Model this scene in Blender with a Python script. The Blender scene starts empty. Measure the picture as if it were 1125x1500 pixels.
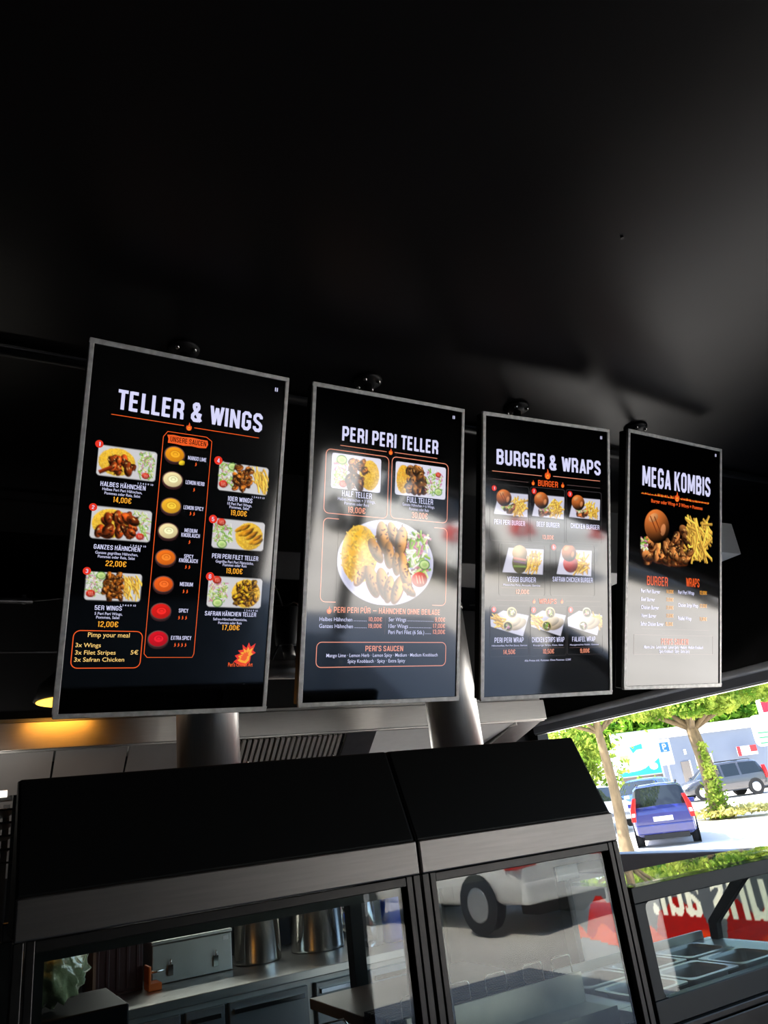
import bpy, bmesh, math, random
import numpy as np
from mathutils import Vector, Matrix

random.seed(7)
RNG = np.random.default_rng(11)
SC = bpy.context.scene
COL = SC.collection
PI = math.pi

# ------------------------------------------------------------------ camera, sky, sun, exposure
cam_data = bpy.data.cameras.new('camera')
cam = bpy.data.objects.new('camera', cam_data)
COL.objects.link(cam)
SC.camera = cam
_r = Vector((0.873592, -0.4729, -0.114902)).normalized()
_d = Vector((0.086713, 0.383582, -0.919427)).normalized()
_f = Vector((0.478871, 0.793241, 0.376101)).normalized()
cam.matrix_world = Matrix(((_r.x, -_d.x, -_f.x, 0.0), (_r.y, -_d.y, -_f.y, 0.0), (_r.z, -_d.z, -_f.z, 1.6), (0, 0, 0, 1)))
cam_data.sensor_fit = 'VERTICAL'
cam_data.sensor_height = 36.0
cam_data.sensor_width = 27.0
cam_data.lens = 1091.3 / 1500 * 36.0
cam_data.clip_start = 0.02
cam_data.clip_end = 500

SC.view_settings.view_transform = 'Standard'
SC.view_settings.look = 'None'
SC.view_settings.gamma = 1.0
EXPO = 1.1                      # stops; what glows on its own is divided by 2**EXPO
GLOW = 2.0 ** -EXPO
SC.view_settings.exposure = EXPO
SC.view_settings.use_curve_mapping = False

SUN_EL, SUN_STRENGTH, SKY_STRENGTH = math.radians(56), 11.0, 0.40
SUN_H = Vector((-0.874, 0.473, 0)).normalized()
world = bpy.data.worlds.new('world')
SC.world = world
world.use_nodes = True
wn = world.node_tree
sky = wn.nodes.new('ShaderNodeTexSky')
sky.sky_type = 'NISHITA'
sky.sun_disc = False
sky.sun_elevation = SUN_EL
sky.sun_rotation = math.atan2(SUN_H.x, SUN_H.y)
sky.dust_density = 2.0
wn.nodes['Background'].inputs['Strength'].default_value = SKY_STRENGTH
wn.links.new(sky.outputs['Color'], wn.nodes['Background'].inputs['Color'])
sun_data = bpy.data.lights.new('sun', 'SUN')
sun_data.energy = SUN_STRENGTH
sun_data.angle = math.radians(0.6)
sun_data.color = (1.0, 0.95, 0.86)
sun = bpy.data.objects.new('sun', sun_data)
COL.objects.link(sun)
_to = SUN_H * math.cos(SUN_EL) + Vector((0, 0, math.sin(SUN_EL)))
sun.rotation_euler = _to.to_track_quat('Z', 'Y').to_euler()
sun.location = _to * 30

# ------------------------------------------------------------------ materials
def srgb(r, g, b):
    out = []
    for c in (r, g, b):
        c /= 255.0
        out.append(c / 12.92 if c <= 0.04045 else ((c + 0.055) / 1.055) ** 2.4)
    return tuple(out)

MATS = {}
def mat(name, col=(128, 128, 128), rough=0.5, metal=0.0, spec=0.5, noise=0.0, nscale=20.0, bump=0.0, bscale=60.0,
        stretch=(1, 1, 1), emit=None, estr=1.0, rnoise=0.0, trans=0.0, ior=1.5, coat=0.0):
    if name in MATS:
        return MATS[name]
    m = bpy.data.materials.new(name)
    m.use_nodes = True
    nt = m.node_tree
    b = nt.nodes['Principled BSDF']
    lin = srgb(*col)
    b.inputs['Base Color'].default_value = (*lin, 1)
    b.inputs['Roughness'].default_value = rough
    b.inputs['Metallic'].default_value = metal
    b.inputs['Specular IOR Level'].default_value = spec
    b.inputs['IOR'].default_value = ior
    b.inputs['Coat Weight'].default_value = coat
    if trans:
        b.inputs['Transmission Weight'].default_value = trans
    if emit is not None:
        b.inputs['Emission Color'].default_value = (*srgb(*emit), 1)
        b.inputs['Emission Strength'].default_value = estr * GLOW
    if noise or bump or rnoise:
        tc = nt.nodes.new('ShaderNodeTexCoord')
        mp = nt.nodes.new('ShaderNodeMapping')
        mp.inputs['Scale'].default_value = stretch
        nt.links.new(tc.outputs['Object'], mp.inputs['Vector'])
    if noise or rnoise:
        nz = nt.nodes.new('ShaderNodeTexNoise')
        nz.inputs['Scale'].default_value = nscale
        nz.inputs['Detail'].default_value = 5
        nt.links.new(mp.outputs['Vector'], nz.inputs['Vector'])
    if noise:
        rp = nt.nodes.new('ShaderNodeValToRGB')
        rp.color_ramp.elements[0].position = 0.3
        rp.color_ramp.elements[1].position = 0.7
        rp.color_ramp.elements[0].color = (*[c * (1 - noise) for c in lin], 1)
        rp.color_ramp.elements[1].color = (*[min(1, c * (1 + noise)) for c in lin], 1)
        nt.links.new(nz.outputs['Fac'], rp.inputs['Fac'])
        nt.links.new(rp.outputs['Color'], b.inputs['Base Color'])
    if rnoise:
        mr = nt.nodes.new('ShaderNodeMapRange')
        mr.inputs['To Min'].default_value = max(0.02, rough - rnoise)
        mr.inputs['To Max'].default_value = min(1, rough + rnoise)
        nt.links.new(nz.outputs['Fac'], mr.inputs['Value'])
        nt.links.new(mr.outputs['Result'], b.inputs['Roughness'])
    if bump:
        bz = nt.nodes.new('ShaderNodeTexNoise')
        bz.inputs['Scale'].default_value = bscale
        bz.inputs['Detail'].default_value = 3
        nt.links.new(mp.outputs['Vector'], bz.inputs['Vector'])
        bp = nt.nodes.new('ShaderNodeBump')
        bp.inputs['Strength'].default_value = bump
        bp.inputs['Distance'].default_value = 0.01
        nt.links.new(bz.outputs['Fac'], bp.inputs['Height'])
        nt.links.new(bp.outputs['Normal'], b.inputs['Normal'])
    MATS[name] = m
    return m

def glass_mat(name, tint=(235, 240, 238), ior=1.45, rough=0.0):
    m = bpy.data.materials.new(name)
    m.use_nodes = True
    nt = m.node_tree
    nt.nodes.remove(nt.nodes['Principled BSDF'])
    out = nt.nodes['Material Output']
    tr = nt.nodes.new('ShaderNodeBsdfTransparent')
    tr.inputs['Color'].default_value = (*srgb(*tint), 1)
    gl = nt.nodes.new('ShaderNodeBsdfGlossy')
    gl.inputs['Roughness'].default_value = rough
    fr = nt.nodes.new('ShaderNodeFresnel')
    # same reflectance from both faces of the thin pane
    gm = nt.nodes.new('ShaderNodeNewGeometry')
    ml = nt.nodes.new('ShaderNodeMapRange')
    ml.inputs['To Min'].default_value = ior
    ml.inputs['To Max'].default_value = 1.0 / ior
    nt.links.new(gm.outputs['Backfacing'], ml.inputs['Value'])
    nt.links.new(ml.outputs['Result'], fr.inputs['IOR'])
    # faint smears wiped across the pane
    tc = nt.nodes.new('ShaderNodeTexCoord')
    nz = nt.nodes.new('ShaderNodeTexNoise')
    nz.inputs['Scale'].default_value = 6
    nt.links.new(tc.outputs['Object'], nz.inputs['Vector'])
    mr = nt.nodes.new('ShaderNodeMapRange')
    mr.inputs['To Min'].default_value = rough
    mr.inputs['To Max'].default_value = rough + 0.02
    nt.links.new(nz.outputs['Fac'], mr.inputs['Value'])
    nt.links.new(mr.outputs['Result'], gl.inputs['Roughness'])
    mx = nt.nodes.new('ShaderNodeMixShader')
    nt.links.new(fr.outputs['Fac'], mx.inputs['Fac'])
    nt.links.new(tr.outputs['BSDF'], mx.inputs[1])
    nt.links.new(gl.outputs['BSDF'], mx.inputs[2])
    nt.links.new(mx.outputs['Shader'], out.inputs['Surface'])
    MATS[name] = m
    return m

def leaf_mat(name, c1, c2, nscale=1.2):
    m = bpy.data.materials.new(name)
    m.use_nodes = True
    nt = m.node_tree
    nt.nodes.remove(nt.nodes['Principled BSDF'])
    out = nt.nodes['Material Output']
    tc = nt.nodes.new('ShaderNodeTexCoord')
    nz = nt.nodes.new('ShaderNodeTexNoise')
    nz.inputs['Scale'].default_value = nscale
    nz.inputs['Detail'].default_value = 4
    nt.links.new(tc.outputs['Object'], nz.inputs['Vector'])
    rp = nt.nodes.new('ShaderNodeValToRGB')
    rp.color_ramp.elements[0].position = 0.35
    rp.color_ramp.elements[1].position = 0.65
    rp.color_ramp.elements[0].color = (*srgb(*c1), 1)
    rp.color_ramp.elements[1].color = (*srgb(*c2), 1)
    nt.links.new(nz.outputs['Fac'], rp.inputs['Fac'])
    df = nt.nodes.new('ShaderNodeBsdfDiffuse')
    tl = nt.nodes.new('ShaderNodeBsdfTranslucent')
    mx = nt.nodes.new('ShaderNodeMixShader')
    mx.inputs['Fac'].default_value = 0.45
    nt.links.new(rp.outputs['Color'], df.inputs['Color'])
    nt.links.new(rp.outputs['Color'], tl.inputs['Color'])
    nt.links.new(df.outputs['BSDF'], mx.inputs[1])
    nt.links.new(tl.outputs['BSDF'], mx.inputs[2])
    nt.links.new(mx.outputs['Shader'], out.inputs['Surface'])
    MATS[name] = m
    return m

def cloth_mat(name, col, fac=0.5):
    m = bpy.data.materials.new(name)
    m.use_nodes = True
    nt = m.node_tree
    nt.nodes.remove(nt.nodes['Principled BSDF'])
    out = nt.nodes['Material Output']
    tc = nt.nodes.new('ShaderNodeTexCoord')
    wv = nt.nodes.new('ShaderNodeTexNoise')
    wv.inputs['Scale'].default_value = 9
    nt.links.new(tc.outputs['Object'], wv.inputs['Vector'])
    mxc = nt.nodes.new('ShaderNodeValToRGB')
    lin = srgb(*col)
    mxc.color_ramp.elements[0].color = (*[c * .85 for c in lin], 1)
    mxc.color_ramp.elements[1].color = (*[min(1, c * 1.12) for c in lin], 1)
    nt.links.new(wv.outputs['Fac'], mxc.inputs['Fac'])
    df = nt.nodes.new('ShaderNodeBsdfDiffuse')
    tl = nt.nodes.new('ShaderNodeBsdfTranslucent')
    mx = nt.nodes.new('ShaderNodeMixShader')
    mx.inputs['Fac'].default_value = fac
    nt.links.new(mxc.outputs['Color'], df.inputs['Color'])
    nt.links.new(mxc.outputs['Color'], tl.inputs['Color'])
    nt.links.new(df.outputs['BSDF'], mx.inputs[1])
    nt.links.new(tl.outputs['BSDF'], mx.inputs[2])
    nt.links.new(mx.outputs['Shader'], out.inputs['Surface'])
    MATS[name] = m
    return m

SCREEN_IOR, SCREEN_ROUGH = 1.95, 0.06
def print_cloth_mat():
    m = cloth_mat('printed_banner_cloth', (200, 200, 200), .72)
    nt = m.node_tree
    at = nt.nodes.new('ShaderNodeAttribute')
    at.attribute_name = 'col'
    for n in nt.nodes:
        if n.type in ('BSDF_DIFFUSE', 'BSDF_TRANSLUCENT'):
            nt.links.new(at.outputs['Color'], n.inputs['Color'])
    return m

def screen_mat(name, col, strength=1.0):
    return mat(name, (2, 2, 3), SCREEN_ROUGH, emit=col, estr=strength, ior=SCREEN_IOR)

def photo_mat():
    m = mat('screen_photo', (2, 2, 3), SCREEN_ROUGH, ior=SCREEN_IOR)
    nt = m.node_tree
    b = nt.nodes['Principled BSDF']
    at = nt.nodes.new('ShaderNodeAttribute')
    at.attribute_name = 'col'
    nt.links.new(at.outputs['Color'], b.inputs['Emission Color'])
    b.inputs['Emission Strength'].default_value = GLOW
    return m

# ------------------------------------------------------------------ mesh helpers
def tag(o, label=None, cat=None, group=None, kind=None):
    if label: o['label'] = label
    if cat: o['category'] = cat
    if group: o['group'] = group
    if kind: o['kind'] = kind
    return o

def link(name, mesh, parent=None):
    o = bpy.data.objects.new(name, mesh)
    COL.objects.link(o)
    if parent is not None:
        o.parent = parent
    return o

def empty(name, label, cat, loc=(0, 0, 0), rz=0.0, group=None):
    o = bpy.data.objects.new(name, None)
    o.empty_display_size = 0.1
    COL.objects.link(o)
    o.location = loc
    o.rotation_euler = (0, 0, rz)
    return tag(o, label, cat, group)

def obj(name, bm, materials, parent=None, smooth=False, bevel=0.0, seg=2):
    me = bpy.data.meshes.new(name)
    bmesh.ops.recalc_face_normals(bm, faces=bm.faces)
    bm.to_mesh(me)
    bm.free()
    if not isinstance(materials, (list, tuple)):
        materials = [materials]
    for m in materials:
        me.materials.append(m)
    if smooth:
        me.polygons.foreach_set('use_smooth', [True] * len(me.polygons))
    o = link(name, me, parent)
    if bevel:
        md = o.modifiers.new('bevel', 'BEVEL')
        md.width = bevel
        md.segments = seg
        md.limit_method = 'ANGLE'
        md.angle_limit = math.radians(40)
    return o

def add_box(bm, x0, x1, y0, y1, z0, z1, mi=0, rot=None, piv=None):
    vs = [bm.verts.new((x, y, z)) for z in (z0, z1) for y in (y0, y1) for x in (x0, x1)]
    for idx in ((0, 2, 3, 1), (4, 5, 7, 6), (0, 1, 5, 4), (2, 6, 7, 3), (0, 4, 6, 2), (1, 3, 7, 5)):
        f = bm.faces.new([vs[i] for i in idx])
        f.material_index = mi
    if rot is not None:
        bmesh.ops.rotate(bm, verts=vs, cent=piv or (0, 0, 0), matrix=rot)
    return vs

def box(name, x0, x1, y0, y1, z0, z1, m, parent=None, bevel=0.0):
    bm = bmesh.new()
    add_box(bm, x0, x1, y0, y1, z0, z1)
    return obj(name, bm, m, parent, bevel=bevel)

def add_tube(bm, p0, p1, r0, r1=None, n=16, cap=True, mi=0):
    p0, p1 = Vector(p0), Vector(p1)
    r1 = r0 if r1 is None else r1
    d = (p1 - p0).normalized()
    a = d.orthogonal().normalized()
    b = d.cross(a)
    A = [bm.verts.new(p0 + (a * math.cos(t) + b * math.sin(t)) * r0) for t in [2 * PI * k / n for k in range(n)]]
    B = [bm.verts.new(p1 + (a * math.cos(t) + b * math.sin(t)) * r1) for t in [2 * PI * k / n for k in range(n)]]
    for k in range(n):
        f = bm.faces.new((A[k], A[(k + 1) % n], B[(k + 1) % n], B[k]))
        f.material_index = mi
        f.smooth = True
    if cap:
        for ring in (A, B):
            f = bm.faces.new(ring)
            f.material_index = mi

def add_path(bm, pts, r, n=8, mi=0):
    """round bar bent along a polyline (rings shared at the bends)"""
    pts = [Vector(p) for p in pts]
    rings = []
    up = None
    for i, p in enumerate(pts):
        if i == 0: d = pts[1] - pts[0]
        elif i == len(pts) - 1: d = pts[-1] - pts[-2]
        else: d = (pts[i + 1] - p).normalized() + (p - pts[i - 1]).normalized()
        d.normalize()
        if up is None: up = d.orthogonal().normalized()
        up = (up - d * up.dot(d)).normalized()
        b = d.cross(up)
        rings.append([bm.verts.new(p + (up * math.cos(t) + b * math.sin(t)) * r) for t in [2 * PI * k / n for k in range(n)]])
    for A, B in zip(rings, rings[1:]):
        for k in range(n):
            f = bm.faces.new((A[k], A[(k + 1) % n], B[(k + 1) % n], B[k]))
            f.material_index = mi
            f.smooth = True
    bm.faces.new(rings[0]).material_index = mi
    bm.faces.new(rings[-1]).material_index = mi

def add_lathe(bm, prof, c=(0, 0, 0), n=32, mi=0, cap=True):
    c = Vector(c)
    rings = [[bm.verts.new(c + Vector((r * math.cos(t), r * math.sin(t), z))) for t in [2 * PI * k / n for k in range(n)]] for r, z in prof]
    for A, B in zip(rings, rings[1:]):
        for k in range(n):
            f = bm.faces.new((A[k], A[(k + 1) % n], B[(k + 1) % n], B[k]))
            f.material_index = mi
            f.smooth = True
    if cap:
        bm.faces.new(rings[0]).material_index = mi
        bm.faces.new(rings[-1]).material_index = mi

def add_prism(bm, poly, axis, a0, a1, mi=0):
    """polygon given in the two other axes, extruded along axis 'x','y' or 'z'"""
    def P(u, v, w):
        return {'x': (w, u, v), 'y': (u, w, v), 'z': (u, v, w)}[axis]
    A = [bm.verts.new(P(u, v, a0)) for u, v in poly]
    B = [bm.verts.new(P(u, v, a1)) for u, v in poly]
    n = len(poly)
    fs = [bm.faces.new(A), bm.faces.new(B)]
    for k in range(n):
        fs.append(bm.faces.new((A[k], A[(k + 1) % n], B[(k + 1) % n], B[k])))
    for f in fs: f.material_index = mi

def rrect(x0, y0, x1, y1, r, n=5):
    pts = []
    for cx, cy, a0 in ((x1 - r, y1 - r, 0), (x0 + r, y1 - r, PI / 2), (x0 + r, y0 + r, PI), (x1 - r, y0 + r, 1.5 * PI)):
        for k in range(n + 1):
            a = a0 + PI / 2 * k / n
            pts.append((cx + r * math.cos(a), cy + r * math.sin(a)))
    return pts

def add_outline(bm, pts, w, z=0.0, mi=0):
    """flat closed line of width w following pts (x, y)"""
    n = len(pts)
    P = [Vector((x, y)) for x, y in pts]
    ins, outs = [], []
    for k in range(n):
        a, b, c = P[k - 1], P[k], P[(k + 1) % n]
        t = ((b - a).normalized() + (c - b).normalized())
        t = t.normalized() if t.length > 1e-6 else (c - b).normalized()
        nrm = Vector((-t.y, t.x))
        ins.append(bm.verts.new((b.x + nrm.x * w / 2, b.y + nrm.y * w / 2, z)))
        outs.append(bm.verts.new((b.x - nrm.x * w / 2, b.y - nrm.y * w / 2, z)))
    for k in range(n):
        f = bm.faces.new((outs[k], outs[(k + 1) % n], ins[(k + 1) % n], ins[k]))
        f.material_index = mi

def add_poly(bm, pts, z=0.0, mi=0):
    f = bm.faces.new([bm.verts.new((x, y, z)) for x, y in pts])
    f.material_index = mi
    return f

# ------------------------------------------------------------------ lettering
# condensed gothic capitals drawn as strokes: x in stem widths of the letter body, y from 0 (baseline) to 1 (cap height)
GW = 0.40                     # distance between the two stem centre lines
_a, _c = .072, .11            # half a bar, corner cut
def _glyphs():
    W, a, c, t = GW, _a, _c, 1 - _a
    bowl = lambda y0, y1, w=W: [(0, y1), (w - c, y1), (w, y1 - c), (w, y0 + c), (w - c, y0), (0, y0)]
    O_ = [(c, a), (W - c, a), (W, a + c), (W, t - c), (W - c, t), (c, t), (0, t - c), (0, a + c), (c, a)]
    C_ = [(W, .70), (W, t - c), (W - c, t), (c, t), (0, t - c), (0, a + c), (c, a), (W - c, a), (W, a + c), (W, .30)]
    S_ = [(W, .72), (W, t - c), (W - c, t), (c, t), (0, t - c), (0, .66), (c * .8, .56), (W - c * .8, .44), (W, .34), (W, a + c), (W - c, a), (c, a), (0, a + c), (0, .28)]
    st = lambda x: [(x, 0), (x, 1)]
    e = .07                    # bars run out to the stem's outer edge
    G = {
     'A': (W * 1.12, [[(0, 0), (W * .56, 1)], [(W * .56, 1), (W * 1.12, 0)], [(W * .2, .26), (W * .92, .26)]]),
     'B': (W, [st(0), bowl(.52, t, W * .97), bowl(a, .52)]), 'C': (W, [C_]),
     'D': (W, [st(0), bowl(a, t)]), 'E': (W * .86, [st(0), [(0, a), (W * .93, a)], [(0, .51), (W * .85, .51)], [(0, t), (W * .93, t)]]),
     'F': (W * .82, [st(0), [(0, .5), (W * .8, .5)], [(0, t), (W * .9, t)]]),
     'G': (W, [C_[:-1] + [(W, .46)], [(W * .5, .47), (W + e, .47)]]), 'H': (W, [st(0), st(W), [(0, .52), (W, .52)]]),
     'I': (0, [st(0)]), 'J': (W * .8, [[(W * .8, 1), (W * .8, a + c), (W * .8 - c, a), (c, a), (0, a + c), (0, .3)]]),
     'K': (W * 1.02, [st(0), [(W * 1.02, 1), (.06, .44)], [(W * .36, .62), (W * 1.05, 0)]]), 'L': (W * .8, [st(0), [(0, a), (W * .9, a)]]),
     'M': (W * 1.5, [st(0), st(W * 1.5), [(.03, 1), (W * .75, .12)], [(W * 1.5 - .03, 1), (W * .75, .12)]]),
     'N': (W * 1.06, [st(0), st(W * 1.06), [(.01, 1), (W * 1.06 - .01, 0)]]), 'O': (W, [O_]),
     'P': (W, [st(0), bowl(.42, t)]), 'Q': (W, [O_, [(W * .6, .2), (W * 1.1, -.06)]]),
     'R': (W, [st(0), bowl(.46, t), [(W * .55, .46), (W * .9, .38), (W, .28), (W, 0)]]), 'S': (W, [S_]),
     'T': (W * .96, [[(-e, t), (W * .96 + e, t)], st(W * .48)]), 'U': (W, [[(0, 1), (0, a + c), (c, a), (W - c, a), (W, a + c), (W, 1)]]),
     'V': (W * 1.1, [[(0, 1), (W * .55, 0)], [(W * 1.1, 1), (W * .55, 0)]]),
     'W': (W * 1.66, [[(0, 1), (W * .42, 0)], [(W * .42, 0), (W * .83, .92)], [(W * .83, .92), (W * 1.24, 0)], [(W * 1.24, 0), (W * 1.66, 1)]]),
     'X': (W, [[(0, 0), (W, 1)], [(0, 1), (W, 0)]]), 'Y': (W * 1.04, [[(0, 1), (W * .52, .45)], [(W * 1.04, 1), (W * .52, .45)], [(W * .52, 0), (W * .52, .48)]]),
     'Z': (W, [[(0, t), (W, t)], [(W, t), (0, a)], [(0, a), (W, a)]]),
     '&': (W * 1.2, [[(W * 1.2, .02), (.10, .66), (.06, .76), (.06, t - c * .7), (.06 + c * .8, t), (W * .75 - c * .3, t), (W * .8, t - c * .8), (W * .8, .72), (W * .6, .6), (.08, .42), (0, .32), (0, a + c), (c, a), (W * .72, a), (W * .95, .22), (W * 1.1, .46)]]),
     '0': (W * .94, [[(x * .94, y) for x, y in O_]]), '1': (W * .4, [[(W * .3, 0), (W * .3, 1)], [(-.02, .84), (W * .3, t)]]),
     '2': (W * .94, [[(0, .70), (0, t - c), (c, t), (W * .94 - c, t), (W * .94, t - c), (W * .94, .62), (0, .18), (0, a), (W * .98, a)]]),
     '3': (W * .94, [[(0, .74), (0, t - c), (c, t), (W * .94 - c, t), (W * .94, t - c), (W * .94, .62), (W * .7, .52), (W * .94, .42), (W * .94, a + c), (W * .94 - c, a), (c, a), (0, a + c), (0, .26)], [(W * .3, .52), (W * .72, .52)]]),
     '4': (W, [[(W * .74, 0), (W * .74, 1)], [(W * .7, 1), (0, .3)], [(-.04, .24), (W * 1.05, .24)]]),
     '5': (W * .94, [[(W * .9, t), (.02, t), (.0, .52), (W * .94 - c, .56), (W * .94, .46), (W * .94, a + c), (W * .94 - c, a), (c, a), (0, a + c), (0, .26)]]),
     '6': (W * .94, [[(W * .94, .74), (W * .94, t - c), (W * .94 - c, t), (c, t), (0, t - c), (0, a + c), (c, a), (W * .94 - c, a), (W * .94, a + c), (W * .94, .46), (W * .94 - c, .55), (0, .5)]]),
     '7': (W * .94, [[(0, t), (W * .94, t)], [(W * .92, t), (W * .3, 0)]]), '9': (W * .94, [[(0, .26), (0, a + c), (c, a), (W * .94 - c, a), (W * .94, a + c), (W * .94, t - c), (W * .94 - c, t), (c, t), (0, t - c), (0, .54), (c, .45), (W * .94, .5)]]),
     '8': (W * .94, [[(x * .94, y) for x, y in O_], [(0, .52), (W * .94, .52)]]),
     '€': (W * 1.05, [[(x + .06, y) for x, y in C_], [(-.06, .6), (W * .8, .6)], [(-.06, .42), (W * .8, .42)]]),
     ',': (0, [[(0, .14), (-.02, -.12)]]), '.': (0, [[(0, 0), (0, .15)]]), '-': (W * .6, [[(0, .48), (W * .6, .48)]]), '—': (W * 1.8, [[(0, .48), (W * 1.8, .48)]]),
     "'": (0, [[(0, 1), (0, .74)]]), ' ': (W * .0, [])}
    for d, s in (('Ä', 'A'), ('Ü', 'U'), ('Ö', 'O')):
        w, p = G[s]
        G[d] = (w, p + [[(w * .22, 1.08), (w * .22, 1.22)], [(w * .78, 1.08), (w * .78, 1.22)]])
    return G
GOTHIC = _glyphs()
def gothic_geo(s, tv, gap=.12):
    V, F, x = [], [], 0.0
    for ch in s:
        w, paths = GOTHIC[ch]
        for p in paths:
            P = [Vector(q) for q in p]
            closed = (P[0] - P[-1]).length < 1e-6
            n = len(P)
            L, R = [], []
            for k in range(n):
                if closed: d0, d1 = P[k] - P[k - 1 if k else n - 2], P[(k + 1) if k < n - 1 else 1] - P[k]
                else: d0, d1 = (P[k] - P[k - 1]) if k else (P[1] - P[0]), (P[k + 1] - P[k]) if k < n - 1 else (P[-1] - P[-2])
                d0, d1 = d0.normalized(), d1.normalized()
                m = (d0 + d1).normalized()
                nr = Vector((-m.y, m.x))
                k_ = min(1.6, 1 / max(.5, nr.dot(Vector((-d0.y, d0.x)))))
                # upright strokes are a little heavier than level ones; slanted ones are measured level
                h = tv / 2 if abs(m.y) > .35 else min(tv / 2, .085)
                o = nr * h * k_
                if n == 2 and abs(m.x) > .12 and abs(m.y) > .35: o = Vector((-1 if m.y > 0 else 1, 0)) * h * 1.02
                L.append(P[k] + o); R.append(P[k] - o)
            for k in range(n - 1):
                i = len(V)
                V += [(x + q.x, q.y) for q in (L[k], L[k + 1], R[k + 1], R[k])]
                F.append((i, i + 1, i + 2, i + 3))
        x += w + tv + gap - (.06 if ch in 'TLVAWY' else 0)
    return V, F
TXT = {}
def text_geo(s, weight):
    key = (s, weight)
    if key in TXT: return TXT[key]
    if weight in 'hb' and s == s.upper() and any(q.isalnum() for q in s) and all(q in GOTHIC for q in s):
        v, f = gothic_geo(s, .19 if weight == 'h' else .14)
        xs = [a for a, b in v]
        TXT[key] = (v, f, min(xs), max(xs), 1.0)
        return TXT[key]
    cu = bpy.data.curves.new('tmp', 'FONT')
    cu.body = s
    cu.resolution_u = 3
    cu.offset = {'h': 0.034, 'b': 0.018, 'r': 0.004}[weight]
    if weight == 'h': cu.space_character = 1.06
    ob = bpy.data.objects.new('tmp', cu)
    COL.objects.link(ob)
    dg = bpy.context.evaluated_depsgraph_get()
    me = bpy.data.meshes.new_from_object(ob.evaluated_get(dg))
    v = [tuple(x.co[:2]) for x in me.vertices]
    f = [tuple(p.vertices) for p in me.polygons]
    bpy.data.objects.remove(ob)
    bpy.data.curves.remove(cu)
    bpy.data.meshes.remove(me)
    xs = [a for a, b in v]
    TXT[key] = (v, f, min(xs), max(xs), .69)
    return TXT[key]

def add_text(bm, s, xc, yb, width, cap, weight='b', z=0.0, mi=0):
    v, f, x0, x1, caph = text_geo(s, weight)
    if s.strip('. ') == '': caph = 0.11
    sx, sy = width / (x1 - x0), cap / caph
    V = [bm.verts.new(((a - (x0 + x1) / 2) * sx + xc, b * sy + yb, z)) for a, b in v]
    for p in f:
        try:
            fc = bm.faces.new([V[i] for i in p])
            fc.material_index = mi
        except ValueError:
            pass
# ------------------------------------------------------------------ shared materials
M_CEIL = mat('black_ceiling_paint', (19, 18, 19), 0.33, spec=0.08, noise=0.15, nscale=1.5, bump=0.05, bscale=3, rnoise=0.06)
M_WALL = mat('black_wall_paint', (18, 17, 18), 0.6, spec=0.3, noise=0.12, nscale=4, bump=0.05)
M_FLOOR = mat('grey_floor_tile', (124, 120, 114), 0.45, noise=0.2, nscale=6, bump=0.05)
M_BLACK = mat('black_plastic', (14, 14, 15), 0.45, spec=0.4, noise=0.1, nscale=30)
M_BLACKM = mat('black_coated_steel', (10, 10, 11), 0.5, spec=0.25, noise=0.15, nscale=14)
M_FASCIA = mat('dark_brushed_aluminium', (124, 119, 116), 0.36, metal=.9, noise=0.08, nscale=30, stretch=(0.3, 1, 6), bump=0.02, bscale=200)
M_FRAME = mat('dark_anodised_frame', (58, 56, 55), 0.35, metal=0.9, noise=0.08, nscale=40)
M_STEEL = mat('brushed_stainless_steel', (196, 194, 190), 0.3, metal=1.0, noise=0.05, nscale=60, stretch=(0.2, 1, 4), bump=0.02, bscale=120, rnoise=0.05)
M_STEELV = mat('vertical_brushed_stainless', (198, 196, 192), 0.36, metal=.95, noise=0.05, nscale=80, stretch=(4, 4, 0.2), bump=0.03, bscale=40)
M_STEELD = mat('satin_stainless_panel', (170, 168, 164), 0.42, metal=1.0, noise=0.08, nscale=9, bump=0.02)
M_CHROME = mat('polished_steel', (214, 212, 208), 0.1, metal=1.0, noise=0.03, nscale=20)
M_BEZEL = mat('worn_metal_bezel', (196, 196, 194), 0.45, metal=0.35, noise=0.22, nscale=55, bump=0.06, bscale=90)
M_HOUSING = mat('display_housing', (9, 9, 10), 0.5, spec=0.3, noise=0.1)
M_SCREEN = mat('dark_display_glass', (3, 3, 4), SCREEN_ROUGH, ior=SCREEN_IOR, rnoise=0.015, nscale=3)
M_PHOTO = photo_mat()
SCOL = {'w': screen_mat('screen_white', (214, 214, 248)), 'o': screen_mat('screen_orange', (236, 92, 36)),
        'y': screen_mat('screen_amber', (246, 168, 48)), 'p': screen_mat('screen_orange_glare', (246, 154, 124)),  # 'p' is the orange with reflected glare mixed into its colour
        'g': screen_mat('screen_gold', (250, 205, 120)), 'k': screen_mat('screen_umber', (40, 12, 4)),
        'd': screen_mat('screen_dim', (120, 96, 92)), 'r': screen_mat('screen_red', (226, 52, 36)),
        'l': screen_mat('screen_linegrey', (70, 66, 68))}
SKEYS = list(SCOL)
SMATS = [SCOL[k] for k in SKEYS]
SI = {k: i for i, k in enumerate(SKEYS)}
M_GLASS = glass_mat('cabinet_glass')
M_GUM = mat('rubber_gasket', (226, 226, 228), 0.55, noise=0.1, nscale=8, bump=0.05)
M_SILL = mat('dark_grey_panel', (150, 152, 160), 0.5, noise=0.08, nscale=5)
M_WHITE = mat('white_enamel', (226, 226, 224), 0.4, noise=0.03)
M_ASPHALT = mat('sunlit_pavement', (204, 200, 192), 0.9, noise=0.12, nscale=0.6, bump=0.03, bscale=8)
M_TYRE = mat('tyre_rubber', (22, 22, 23), 0.8, noise=0.1, bump=0.05)
M_RIM = mat('alloy_rim', (170, 172, 175), 0.35, metal=0.9, noise=0.05)
M_CARGLASS = mat('car_glass', (22, 28, 32), 0.04, spec=0.6, noise=0.1, nscale=2)
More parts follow.
